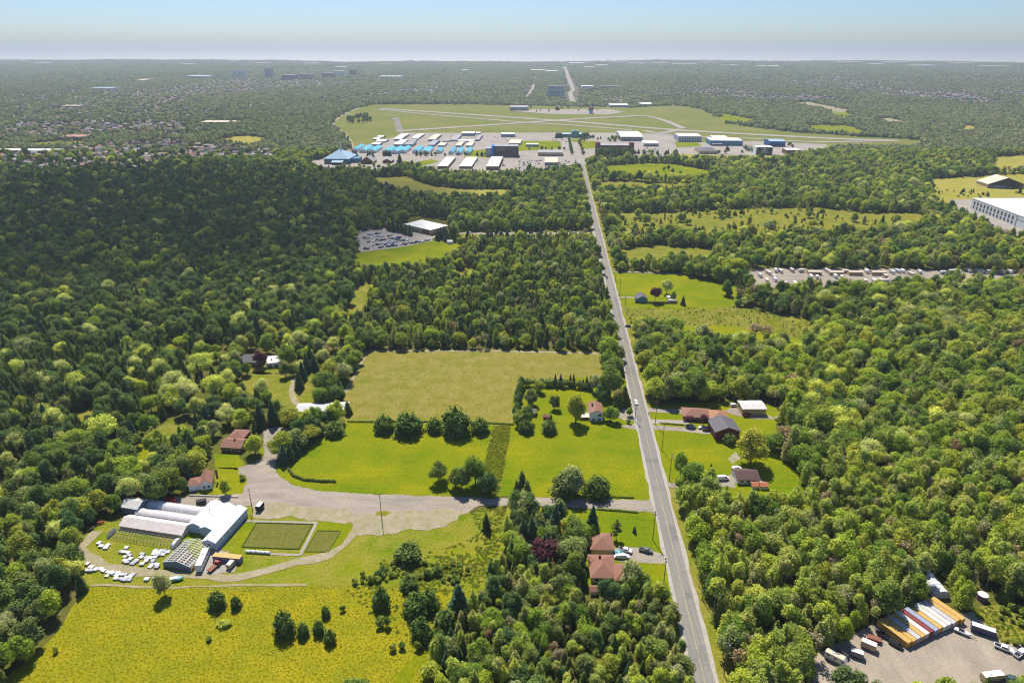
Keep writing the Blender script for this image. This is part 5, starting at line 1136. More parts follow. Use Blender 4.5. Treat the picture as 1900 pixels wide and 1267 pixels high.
car(Z5(720, 640), -50, 'sedan', 'black', 'dark car beside the first container, further from the trailers'); car(Z5(820, 715), -48, 'suv', 'black', 'black car beside the first container, nearer the open gravel')
boxcar('box_truck', 'white and teal step van with cream roof under the trees', 'truck', Z5(315, 845), -40, 7.2, 2.4, 3.1, PAINT['white'], R_TAN, True, 2, nose=.8, hitch=False, stripe=PAINT['teal'])
boxcar('cargo_trailer', 'mauve cargo trailer with white top by the young trees', 'trailer', Z5(493, 805), -28, 4.2, 2.1, 2.5, mauve, R_WHITE, False)
boxcar('cargo_trailer', 'cream cargo trailer with white top beside the rusty flatbed', 'trailer', Z5(590, 735), -35, 5.0, 2.3, 2.8, W_TAN, R_WHITE, False)
boxcar('flat_trailer', 'rusty open trailer behind the cream cargo trailer', 'trailer', Z5(640, 672), -28, 4.6, 2.2, 1.3, MATS['rust_bed'], MATS['rust_bed'], False)
boxcar('flat_trailer', 'dark open trailer beside the step van', 'trailer', Z5(372, 800), -40, 4.2, 2.0, 1.2, W_DARK, W_DARK, False)
boxcar('cargo_trailer', 'long deep blue cargo trailer with white roof at the yard edge', 'trailer', Z5(1555, 610), -30, 8.2, 2.4, 2.8, PAINT['navy'], R_WHITE, False, 1, nose=.5)
car(Z5(1725, 745), -35, 'pickup', 'white', 'white pickup truck behind the blue trailer'); car(Z5(1862, 790), 28, 'pickup', 'white', 'white pickup truck at the weedy yard edge')
boxcar('cargo_trailer', 'white-roofed cream trailer hitched to the dark green pickup', 'trailer', Z5(1622, 1000), 8, 7.4, 2.4, 2.8, W_TAN, R_WHITE, False, stripe=mauve); car(Z5(1770, 1008), 5, 'pickup', 'darkgreen', 'dark green pickup towing the cream trailer')
bt = empty('boat_trailer', (*Z5(1375, 612)[:2], .15), math.radians(-38)); MB().prism([(-2.6, -.8), (1.6, -.8), (2.9, 0), (1.6, .8), (-2.6, .8)], 'z', .7, 1.3).build('hull', TRIM, bt); MB().box(-1.2, .6, -.5, .5, 1.301, 1.7).build('cockpit', CARGLASS, bt)
MB().bar((2.6, 0, .5), (4.6, 0, .45), .14).build('drawbar', STEEL, bt)
for y in (-.9, .9): MB().cyl((-.6, y - .1, .35), .35, .2, 10, 'y').build('wheel', TYRE, bt)
tag(bt, 'small white boat on a trailer in the middle of the yard', 'boat')
t_ = empty('water_tank', (*Z5(1545, 325)[:2], 0)); MB().cyl((0, 0, 0), 1.9, 2.6, 14).build('shell', pw('plum_tank', 110, 84, 96), t_); MB().cyl((0, 0, 2.61), 1.95, .5, 14, r2=.4).build('lid', R_WHITE, t_); tag(t_, 'round plum tank with white lid in the undergrowth', 'tank'); EXCL.append(('c', *tuple(Z5(1545, 325))[:2], 5))
# trailer park: campers and mobile homes
Z3 = lambda x, y: G(1380 + x / 3.654, 470 + y / 3.654)
for k, (x0, x1, yb, lab) in enumerate(((435,525,148,'tan mobile home with green-edged roof, first of four in the trailer park'), (580,672,150,'tan mobile home, second of four in the trailer park'), (712,805,150,'orange-tan mobile home, third of four in the trailer park'), (868,962,150,'grey-tan mobile home, last of four in the trailer park'))):
    a, rz, w = (Z3(x0, yb), GRID, (Z3(x1, yb) - Z3(x0, yb)).length)
    building('mobile_home', lab, 'mobile home', a, rz, w, 5.5, 3.2, 'gx', .9, (W_TAN, W_TAN, pw('peach_wall', 204, 170, 130), W_TAN)[k], R_TAN, [('F', 4, 1.1, 1.3, 1.0)], .3, frames=False, margin=1)
for k, (x, y) in enumerate([(20,125),(110,160),(165,142),(205,168),(212,188),(155,195),(215,125),(248,130),(325,125),(390,128),(455,168),(495,172),(565,128),(620,165),(662,172),(690,133),(830,130),(958,165),(1005,137),(1040,130),(275,215),(345,215),(432,205),(820,198),(880,196),(905,196),(930,196),(962,198),(1190,135),(1410,132),(1450,132),(1520,125),(1582,132),(1608,130),(1668,133),(1742,136),(1803,135),(1075,130),(1130,150),(1350,140)]):
    kind = cp.random(); lab = ('white camper trailer with small windows in the trailer park', 'white motorhome in the trailer park', 'cream camper trailer in the trailer park')[k % 3]
    boxcar(('camper_trailer', 'motorhome', 'camper_trailer')[k % 3], lab, 'camper', Z3(x, y), cp.choice([100, 95, 85, 10, 80, 265]), cp.uniform(5.5, 8), 2.4, 3.0, (PAINT['white'], PAINT['white'], PAINT['tan'])[k % 3], R_WHITE, True, 1 + (k % 3 == 1), lab, .15, nose=.5, hitch=k % 3 != 1, stripe=(W_GREY, PAINT['blue'], None)[k % 3])

# ------------------------------------------------------------------ poles and small street furniture
def pole(xb, yb, yt, label, trans=False, arm=True):
    p = G(xb, yb); h = min(16, max(9, height_at(xb, yb, yt))); o = empty('utility_pole', p, rng.uniform(-.2, .2))
    MB().tube([(0, 0, 0), (0, 0, h * .5), (0, 0, h)], [.19, .16, .12], 8).build('shaft', WOOD_, o)
    if arm: MB().box(-1.1, 1.1, -.07, .07, h - 1.0, h - .85).build('crossarm', WOOD_, o)
    if trans: MB().cyl((.32, 0, h - 2.6), .26, .9, 8).build('transformer', W_GREY, o)
    for x in (-.9, 0, .9):
        if arm: MB().cyl((x, 0, h - .85), .06, .22, 6).build('insulator', TRIM, o)
    tag(o, label, 'pole')
for k, (xb, yb, yt, lab) in enumerate(((1242,891,838,'wooden utility pole at the mouth of the small bungalow drive'), (1228,835.5,788,'wooden utility pole below the dark brick house drive'), (1215.5,788,737,'wooden utility pole between the two brick house drives'), (1211,1002,941,'wooden utility pole on the corner lawn beside the lane'), (1231.6,1080,1040,'wooden utility pole on the lawn below the corner driveway'),
    (1303,1114,1063,'wooden utility pole at the wood edge across from the corner house'), (1343,1253,1177,'wooden utility pole in the wood edge furthest down the road'), (1142,522,501,'wooden utility pole at the farm lane corner'), (1149.6,549.5,516,'wooden utility pole by the teal house drive'), (1159.5,579,549.5,'wooden utility pole beside the weedy field'), (1169,619,581,'wooden utility pole by the dark car drive'), (1178,655,617,'wooden utility pole against the wood edge past the drives'),
    (1178,781.6,750,'wooden utility pole beside the hayfield house drive'), (708.7,967,915.6,'lone wooden pole on the grass island in the gravel'), (468.7,948,905.6,'wooden pole beside the dark box trailer'))):
    pole(xb, yb, yt, lab, k % 3 == 0, k not in (13, 14))
for x, y, lab in ((1235, 1041, 'dark mailbox post at the corner driveway mouth'), (1203, 770, 'mailbox post beside the brick bungalow drive'), (1160, 552, 'mailbox post by the teal house drive')):
    o = empty('mailbox', G(x, y)); MB().box(-.07, .07, -.07, .07, 0, 1.1).build('post', WOOD_, o); MB().prism([(-.25, 1.1), (.25, 1.1), (.25, 1.4), (.12, 1.55), (-.12, 1.55), (-.25, 1.4)], 'y', -.4, .4).build('box', W_DARK, o); tag(o, lab, 'mailbox')

# ------------------------------------------------------------------ hedges
def hedge(px, h, w, label, mat='leaf_cedar', name='hedge'):
    r = R8(len(px) * 31 + int(px[0][0])); P, N, parts = [], [], []
    pts = [G(*p) for p in px]; o0 = pts[0].copy()
    for a, b in zip(pts[:-1], pts[1:]):
        L = (b - a).length
        for k in range(max(1, int(L / (w * .5)))):
            c = np.array(a.lerp(b, (k + r.uniform(0, 1)) * w * .5 / max(L, .1)) - o0) + np.array([r.normal(0, .08 * w), r.normal(0, .08 * w), h * .48]); rad = np.array([w * .55, w * .55, h * .5]) * r.uniform(.8, 1.15)
            v, f = ICO1; parts.append((c + v * rad * .85, f, 0)); d = r.normal(0, 1, (26, 3)); d /= np.linalg.norm(d, axis=1)[:, None]; d[:, 2] = np.abs(d[:, 2]) - .2
            P.append(c + d * rad); N.append(d)
    P = np.concatenate(P); V, Q = cards(P, np.concatenate(N), min(.55, w * .5) * r.uniform(.6, 1.3, len(P)), r); parts.append((V, Q, 0))
    o = link(bpy.data.objects.new(name, np_mesh(name, parts, [M(mat)]))); o.location = o0; tag(o, label, 'hedge')
hedge([(536,872),(545,884),(565,891),(597,894),(626,894)], 1.5, 1.2, 'low clipped hedge curving round the lawn corner')
hedge([(476,970),(580,973),(554,1019),(449,1015),(476,970)], .55, .5, 'thin hedge framing the larger garden bed', 'leaf_shrub'); hedge([(589,984.5),(632,985.5),(609,1023.5),(566,1023.5),(589,984.5)], .5, .5, 'thin hedge framing the smaller garden bed', 'leaf_shrub')
hedge([(959,783),(958,758),(962,735),(970,716)], 8.5, 4.6, 'tall cedar hedge at the hayfield corner of the house lot'); hedge([(972,716),(1000,716),(1030,718),(1060,719),(1100,723)], 6.5, 5.0, 'tall dark hedge behind the house lot lawn', 'leaf_dark')
hedge([(646,783),(700,783),(760,782),(900,785),(955,788)], 1.1, 1.2, 'thin overgrown fence line between hayfield and lawns', 'leaf_shrub')
hedge([(1130,922.5),(1150,923),(1177,924)], .9, .9, 'short row of low shrubs on the lane verge', 'leaf_shrub'); hedge([(1110,945),(1150,948),(1183,951)], 1.0, 1.0, 'flower border along the lane side of the corner lawn', 'leaf_shrub')
hedge([(1225,785.5),(1290,790.5)], .9, .9, 'low planted strip between the two brick house drives', 'leaf_shrub')

# ------------------------------------------------------------------ trees that stand on their own
def tr(kind, x, y, h, label, wide=1.0, group=None, cat='tree', name=None):
    p = G(x, y)
    if y > 400 and kind in ('broad', 'dark', 'bush', 'willow', 'purple'): h *= 1.28
    nm = name or ('far_broadleaf_tree' if y < 330 and kind in ('broad', 'dark') else None) or dict(broad='broadleaf_tree', dark='broadleaf_tree', aspen='poplar_tree', spruce='spruce_tree', cedar='cedar_tree', willow='willow_tree', dry='dying_tree', feather='poplar_tree', shrub='shrub', bush='bushy_tree', pine='pine_tree', purple='copper_tree')[kind]  # far-off trees are broadleaf too, only named apart from the near ones
    return plant(kind, p.x, p.y, h, label, group, wide, nm, cat='shrub' if kind == 'shrub' else cat)
tr('bush',713,799,8.5,'round dark bush-like tree, first along the hayfield fence line',1.15); tr('bush',757,802,10,'broad dark double tree along the hayfield fence line',1.5); tr('bush',806,799,7,'small round dark tree between the broad one and the tallest',1.0)
tr('bush',846,803,14,'tallest dense dark tree on the hayfield fence line',1.0); tr('bush',891,801,7.5,'small dark tree next to the weed strip',1.2); tr('bush',976,801,6.5,'small round tree casting a round shadow beside the weed strip',1.1); tr('bush',1019,801,6.5,'small round tree casting a round shadow before the house lot',1.1)
tr('broad',814,893,9.5,'lone dark tree on the lawn side of the lane',1.1); tr('dark',857,908,11,'dark tree left in the group at the lane edge',1.1); tr('broad',882,900,15,'tall tree in the group at the lane edge',.8); tr('dark',905,918,11,'dense tree right in the group at the lane edge',.9); tr('broad',845,904,9,'smaller tree behind the lane-edge group')
tr('broad',1060,919,13,'wide dark tree with rusty top on the right lawn',1.25); tr('bush',1046,917,10,'low tree merged under the wide rusty-topped one'); tr('bush',1107,919,9,'dark round tree beside the wide one on the right lawn',1.1)
for i, (x, y) in enumerate(((528,860),(540,855),(549,846),(556,838),(564,830),(571,822))): tr('spruce',x,y,11.5-.3*i,'%s blue-green spruce in the row from the lane bend' % ordn[i],1.1)
tr('bush',622,806,6.6,'wide dark tree in front of the long barn',1.5); tr('dark',585,812,7,'dark tree between barn and spruce row',1.0); tr('cedar',646,768,9,'round-topped cedar at the right end of the barn',1.3)
tr('spruce',1098,987,15,'tall spruce standing on the lane side of the corner lawn',.95); tr('spruce',1062,990,13,'spruce beside the tall one near the corner garage',.9); tr('spruce',1030,992,17,'tallest spruce above the purple tree'); tr('spruce',986,1010,15,'broad spruce beside the half-hidden white camper',1.15)
tr('pine',1143,1000,11,'open-branched pine casting a spreading shadow on the corner lawn',1.0); tr('spruce',1177,988,4,'tiny conifer on the corner lawn'); tr('purple',1012,1048,10,'large purple-leaved tree beside the corner garage',1.15); tr('broad',1062,1046,11,'large bright green tree touching the corner garage',1.05); tr('broad',1100,998,6,'olive tree behind the corner garage')
tr('spruce',958,935,14,'dark spruce at the lane side',.8); tr('cedar',968,925,16,'tall dark cedar overhanging the lane',1.0); tr('cedar',978,940,15,'second tall dark cedar overhanging the lane',1.0); tr('broad',1188,1092,7,'round tree beside the corner lawn pole',1.1)
tr('broad',1392,860,16,'large spreading tree on the lawn above the small bungalow',1.2); tr('spruce',1317,884,8,'narrow lone spruce above the small bungalow drive',.8); tr('broad',1262,886,12,'leafy tree at the left end of the bungalow drive hedge',.8); tr('broad',1285,905,12,'rounded tree hiding the bungalow drive',1.1); tr('broad',1310,915,12,'second rounded tree hiding the bungalow drive',1.1)
tr('purple',1278,790,5.2,'left copper-leaved tree before the brick bungalow'); tr('purple',1305,790,5.6,'right copper-leaved tree before the brick bungalow'); tr('bush',1352,822,5,'dark bush against the dark brick house',1.2)
tr('broad',1068,785,17,'tall bright tree shading the white two-storey house',.9); tr('dark',1029,760,8,'small fruit-like tree on the house lot lawn',1.0); tr('spruce',1022,777,3.5,'tiny spruce on the house lot lawn')
for i, (x, y, h) in enumerate(((1020,716,11),(1030,718,12),(1040,718,10),(1058,716,12),(1064,718,11),(1082,722,12),(1088,722,12),(1095,724,11))): tr('spruce',x,y,h*(.62+.38*((i*7)%5)/4),'%s dark spruce in the row behind the house lot' % ordn[i],.7)
tr('broad',1132,735,17,'big bright tree at the road corner of the hayfield',1.05); tr('dry',1143,752,11,'bare brownish tree beside the big bright roadside tree',1.1); tr('cedar',1157,750,13,'broad olive cedar at the roadside above the drive',1.3); tr('cedar',1148,756,11,'smaller olive cedar at the roadside',1.2); tr('broad',1133,782,8,'dark round bush at the corner of the white house',1.2); tr('shrub',1166,785,3,'small round shrub between the two drives'); tr('broad',1168,772,5,'young bushy tree beside the drive')
tr('broad',1108,728,10,'leafy tree at the roadside end of the house lot hedge',1.1); tr('dark',1118,742,9,'dark tree between the hedge and the white house',1.1); tr('broad',1000,728,7,'small tree inside the corner of the house lot hedge',1.2); tr('dark',976,785,9,'dark tree at the front of the cedar hedge',1.0); tr('dark',985,752,9,'dark plum tree against the cedar hedge',.9); tr('broad',963,790,8,'green tree at the hedge foot',1.1)
tr('broad',1128,688,13,'rounded roadside tree at the hayfield corner',1.1); tr('broad',1128,665,13,'rounded roadside tree above the hayfield corner',1.1)
tr('dark',290,930,12,'large spreading dark tree behind the hoop greenhouses',1.35); tr('dark',343,911,6.5,'dark tree beside the white cottage'); tr('broad',420,918,7,'pale-barked small tree on the cottage lawn',.9); tr('shrub',450,890,3.2,'round clipped shrub at the lane edge',1.0); tr('broad',474,842,10,'tree overhanging the lane by the brick bungalow',1.1)
tr('spruce',352,893,12,'silvery spruce behind the white cottage',1.1); tr('spruce',508,788,17,'tall dark spruce at the top of the lane',1.0); tr('spruce',484,790,15,'dark spruce beside the tallest at the lane top',1.1); tr('spruce',360,850,16,'tall dark spruce behind the brick bungalow',1.2); tr('spruce',335,852,15,'wide dark spruce behind the brick bungalow',1.2)
for i, (x, y, h, w) in enumerate(((375,700,13.5,1.1),(352,746,13,1.1),(300,705,12,1.0),(398,738,12.5,1.0),(328,730,12.5,1.1),(425,722,11,1.0),(195,818,12.5,1.1),(105,802,12,1.1))): tr('willow',x,y,h,'%s pale willow in the garden behind the cottages' % ('broad domed','rounded','smaller','leaning','second rounded','small','silvery','distant silvery')[i],w)
tr('broad',497,655,13,'wide bright tree beside the dark-roofed house',1.2); tr('broad',452,655,12,'golden tree beside the dark-roofed house',1.1); tr('broad',535,678,13,'flat-topped bright tree behind the flat garage',1.2); tr('purple',483,680,9,'purple-leaved tree beside the flat pale garage'); tr('dark',530,700,9,'dark round tree in front of the flat garage',1.1)
for i, (x, y) in enumerate(((556,722),(562,705),(570,690),(577,675))): tr('spruce',x,y,14,'%s tall spruce along the garden track' % ordn[i],.9)
tr('dry',607,668,13,'bare reddish dead conifer above the garden track',1.0)
for i, (x, y, h) in enumerate(((603,728,12),(615,712,13),(628,700,13),(640,690,12),(600,755,10),(612,748,12),(630,735,12),(648,672,11),(660,668,10))): tr('broad' if i < 3 else 'cedar',x,y,h,'%s tree of the belt along the hayfield edge' % ordn[i],1.25)
tr('purple',1215,561,10.5,'dark purple-leaved tree beside the board fence'); tr('willow',1237,546,11,'pale green willow behind the purple tree',.8); tr('broad',1248,557,8,'round tree behind the board fence'); tr('spruce',1267,566,9,'lone spruce beyond the board fence end',1.1); tr('broad',1347,548,11,'leafy tree at the far edge of the mown field'); tr('dark',1352,551,6,'small tree at the far edge of the mown field'); tr('spruce',1180,562,3.5,'small conifer beside the teal house')
tr('dry',1400,634,15,'greyish thin-leaved tree at the weedy field corner',1.6); tr('dry',1418,632,14,'second greyish thin-leaved tree at the weedy field corner',1.5)
tr('dry',1470,735,15,'grey-green half-bare tree at the workshop wood edge',1.7); tr('dry',1455,830,15,'tall bare-stemmed tree above the bungalow lawn',1.2); tr('dry',1466,838,15,'second bare-stemmed tree above the bungalow lawn',1.2)
for i, (k_, x, y, h, w) in enumerate((('bush',529,1174,9,.75),('bush',563,1178,5,.8),('bush',592,1174,5,.8),('bush',613,1191,5,.8),('bush',605,1143,4.2,.7),('shrub',635,1133,3,.8),('bush',708,1125,8,.75),('bush',775,1139,8,1.1),('bush',795,1128,7.5,.9),('bush',826,1160,6,1.2),('shrub',706,1161,4.6,.8),('shrub',720,1162,4.6,.7),('bush',782,1183,8,.8),('bush',797,1190,5,1.0),('bush',813,1189,5,.8),('shrub',775,1204,4,.7),('shrub',747,1203,3,1.0),('shrub',729,1206,2.6,.8),('bush',758,1036,6.4,1.5),('spruce',852,1131,13,1.4),('spruce',829,1244,9,1.0),('shrub',801,1256,6,.9),('shrub',862,1257,5.6,1.2),('broad',307,1106,9.5,.8),('bush',403,1124,6.0,1.0),('bush',439,1126,4.6,.8),('shrub',417,1161,2.0,2.6),('shrub',388,1188,2.2,1.2),('shrub',104,1211,2.6,.9),('bush',760,1090,5,1.3))):
    lab = ['tall dark conifer-like tree standing in the open meadow','first bush beside the tall meadow tree','second bush beside the tall meadow tree','bush with a pale base in the open meadow','small upright bush above the meadow tree group','tiny bush higher in the meadow','oval dark bush at the meadow edge','large round grey-green bush near the scrub','bush joined to the large round one','wide dark bush under the big dark conifer','left of a pair of small meadow bushes','right of a pair of small meadow bushes','dark bush in the meadow corner cluster','low bush leaning on the meadow cluster','single bush beside the meadow cluster','small bush below the meadow cluster','flat little bush by the mown strip','tiny bush by the mown strip','round dark tree alone on the grass below the dirt track','big dark conifer at the scrub edge','spiky conifer at the meadow thicket edge','shrub at the meadow thicket edge','round clipped-looking shrub at the thicket edge','slender tree overhanging the white boat by the pallets','large bush below the dirt track','smaller bush beside the large one below the track','low grey brushy patch in the meadow','small grey bush in the meadow','small bush at the wood side of the meadow','dark bush in the scrub belt'][i]
    tr(k_, x, y, h, lab, w)
tr('dark',1852,335,12,'large round tree alone beyond the fabric hall',1.5)
for i, (x, y) in enumerate(((1218,325),(1232,318),(1248,322),(1262,326),(1240,316))): tr('broad',x,y,9,'round tree standing on the bright green far field',1.1,'round trees on the far green field')
for i in range(16): tr('dark',1112+i*4,293-(i%3),20,'tall dark tree in the dense screen before the brick office',1.0,'screen before the brick office')
for i, (x, y) in enumerate(((655,291),(659,291),(662,292),(683,291),(687,292),(692,293),(713,290),(717,289),(721,290),(724,290),(742,305),(665,331),(698,326),(695,325))): tr('spruce',x,y,13 if i != 10 else 20,'dark small spruce beside the church and blue-roofed sheds' if i != 10 else 'tall dark columnar tree at the church drive',1.1 if i != 10 else 1.3,'spruces by the sheds' if i != 10 else None)
for i in range(11): tr('broad',640+i*9,310+(i%3)*3,8,'small round tree in the church car park',1.2,'church car park trees')
for i in range(8): tr('dark',1055+i*.9,258+i*4.3,9,'clipped dark tree on the car-lot side of the airport entrance road',1.2,'entrance road trees, lot side')
for i, (x, y) in enumerate(((1100,257),(1095,258.5),(1090,260),(1084,261.5),(1078,263),(1075,266),(1076,270),(1078,275),(1080,281),(1082,287))): tr('dark',x,y,9,'clipped dark tree curving along the brick-office side of the entrance road',1.2,'entrance road trees, office side')
ar = random.Random(31)
for x0, x1, y0, y1, n_, lab in ((760,900,288.5,290.5,16,'small dark tree along the street before the blue-roofed sheds'), (965,1050,278,281,8,'small tree between the shop row and the mown plot'), (1175,1260,284,292,22,'leafy tree between the flying club and the green field'), (1330,1400,276,287,10,'small tree round the four-storey office'), (945,1160,199,208,16,'dark tree round the far control tower'), (1105,1170,256,264,14,'leafy tree behind the brick office'), (1440,1480,268,276,6,'round tree beside the deep blue hangar')):
    for k in range(n_): tr(ar.choice(['dark','dark','spruce','broad']), ar.uniform(x0,x1), ar.uniform(y0,y1), ar.uniform(6,11), lab, 1.2, lab)
cr_ = random.Random(17)
for i in range(30):
    t_, q_ = cr_.uniform(0, 6.28), math.sqrt(cr_.uniform(0, 1)); tr('dark',668+23*q_*math.cos(t_),223+7*q_*math.sin(t_)-.12*23*q_*math.cos(t_)*.5,13,'dark tree in the clump on the airfield grass',1.2,'clump on the airfield grass')
for i in range(6): tr('spruce',1032+i*2,256.5,13,'dark spruce at the terminal end',1.2,'spruces at the terminal')
for i in range(6): tr('dark',1082+i*1.8,256.5,13,'dark round tree at the terminal end',1.2,'round trees at the terminal')
for i, (x, y) in enumerate(((722,428),(730,430),(738,431),(746,432),(752,435),(761,437),(812,446),(818,443),(824,440),(830,445),(836,441),(827,448))): tr('spruce',x,y,13,'tall spruce round the clubhouse',1.0,'tall spruces round the clubhouse')
# ------------------------------------------------------------------ suburb houses
SH = []
wallc = [pw('sand_siding', 205, 188, 160), W_BRICK, W_GREY, W_WHITE, pw('rose_brick', 160, 124, 112)]; roofc = [R_BROWN, R_SLATE, R_GREY, R_DARKBROWN, pw('warm_grey_shingles', 150, 132, 122, var=.15)]
sname = ['tan', 'brown brick', 'grey', 'white', 'rose brick']; rname = ['brown', 'slate', 'grey', 'dark brown', 'warm grey']
for i in range(10):
    w, d, h = (11, 9, 5.4) if i % 2 else (14, 9, 3.4); kind = ('gx', 'hip')[i % 2 == 0]
    c = wall_mesh(kind, w, d, h, 2.6); r0 = roof_mesh(kind, w, d, h, 2.6, .5)
    c.add(r0.v, r0.f, 1)
    for k in range(3): c.box(1.2 + k * w / 3.2, 2.8 + k * w / 3.2, -.06, .05, 1.0, 2.3, 2)
    SH.append((c.mesh('suburb_house', [wallc[i % 5], roofc[(i * 3 + 1) % 5], GL]), 'low hip-roofed' if i % 2 == 0 else 'two-storey gabled', sname[i % 5], rname[(i * 3 + 1) % 5]))
hr = random.Random(21); spots = []
def rows_of_houses(px, n, row_gap, along_gap, tilt):
    poly = gp(px); lo = poly.min(0); hi = poly.max(0); R = Matrix.Rotation(tilt, 2); c = Vector((lo + hi) / 2); S = max(hi - lo)
    y = -S
    while y < S:
        x = -S
        while x < S:
            p = R @ Vector((x + hr.uniform(-2, 2), y + hr.uniform(-2, 2))) + c
            if inpoly(np.array([[p.x, p.y]]), poly)[0]: spots.append((p.x, p.y, tilt + hr.choice([0, 0, math.pi / 2, math.pi]) + hr.uniform(-.05, .05)))
            x += along_gap
        y += row_gap
rows_of_houses([(0,318),(250,318),(330,300),(520,296),(500,280),(380,270),(300,262),(0,288)], 0, 32, 17.5, .12)
rows_of_houses([(0,258),(230,250),(300,258),(380,248),(340,228),(200,225),(0,232)], 0, 42, 20, .3)
rows_of_houses([(1560,206),(1905,212),(1905,178),(1700,172),(1440,180),(1330,178),(1420,190)], 0, 46, 19, .25)
rows_of_houses([(0,228),(360,222),(610,190),(600,150),(0,150)], 0, 70, 22, .2)
rows_of_houses([(620,190),(1050,190),(1050,140),(620,140)], 0, 75, 22, .1)
rows_of_houses([(1080,192),(1420,190),(1400,165),(1100,168)], 0, 70, 22, .1)
rows_of_houses([(1300,176),(1905,176),(1905,140),(1200,145)], 0, 75, 22, .2)
om = Mask(-3800, 3800, 1200, 9000, 8.0); spots = [s_ for s_, f_ in zip(spots, om.free(np.array([q[:2] for q in spots]))) if f_ and (s_[1] < 1750 or mnoise.noise(Vector((s_[0] * .0021, s_[1] * .0011, 1.3))) > -.02)]
spots.sort(key=lambda s: s[1]); near_h, far_h = spots[:300], spots[300:]
for x, y, rz in near_h:
    me_, shp, wn_, rn_ = hr.choice(SH); o = link(bpy.data.objects.new('suburb_house', me_)); o.location = (x, y, 0); o.rotation_euler = (0, 0, rz)
    lab = '%s %s suburb house with %s roof among the trees' % (shp, wn_, rn_); tag(o, lab, 'house', lab)
    EXCL.append(('c', x + 5 * math.cos(rz), y + 4, 9)); EXCL.append(('c', x + 5, y - 14, 10)); EXCL.append(('c', x + 5, y - 27, 7))
HV = []
for me_, *_ in SH:
    ob = bpy.data.objects.new('%03d_tree' % len(VARIANTS), me_); STORE.objects.link(ob); HV.append(len(VARIANTS)); VARIANTS.append(ob)
scatter('distant_houses', [(x, y, 0, rz, 1.0, 1.0, hr.choice(HV)) for x, y, rz in far_h], 'mass of distant suburb houses among the trees')
for x, y, rz in far_h:
    EXCL.append(('c', x + 4, y + 2, 10)); EXCL.append(('c', x + 4, y - 16, 11)); EXCL.append(('c', x + 4, y - 34, 9))
print('houses', len(near_h), len(far_h))

for i, x in enumerate((868,905,912,921,930,941,958,966,975,1003)): tr('spruce', x, 444, 13, 'dark spruce along the clubhouse access road', 1.0, 'spruces along the access road')
boxcar('camper_trailer', 'white camper half hidden under the spruces beside the lane', 'camper', G(963, 982), 20, 6.0, 2.4, 2.8, PAINT['white'], R_WHITE, True, 1, nose=.4)
bt = empty('boat', (*G(326, 1077)[:2], .15), math.radians(15)); MB().prism([(-2.6, -.9), (1.6, -.9), (3.2, 0), (1.6, .9), (-2.6, .9)], 'z', .4, 1.2).build('hull', PAINT['teal'], bt); MB().box(-2.2, .9, -.7, .7, 1.201, 1.5).build('cover', TRIM, bt); tag(bt, 'teal and white boat under the slender tree by the pallets', 'boat')
# ------------------------------------------------------------------ woods: what is not open ground is wooded
def jgrid(x0, x1, y0, y1, sp, jit=0.42):
    gx, gy = np.meshgrid(np.arange(x0, x1, sp), np.arange(y0, y1, sp), indexing='ij')
    gx[:, ::2] += sp / 2
    P = np.stack([gx.ravel(), gy.ravel()], 1); return P + nrng.uniform(-jit * sp, jit * sp, P.shape)
def in_view(P, pad=60, top=0.0):
    d = P[:, 1] * CP + (H - top) * SP
    px = CX + F * P[:, 0] / d; py = CY + F * (H * CP - P[:, 1] * SP) / (P[:, 1] * CP + H * SP)
    return (px > -pad) & (px < 1900 + pad) & (py < 1267 + 150)
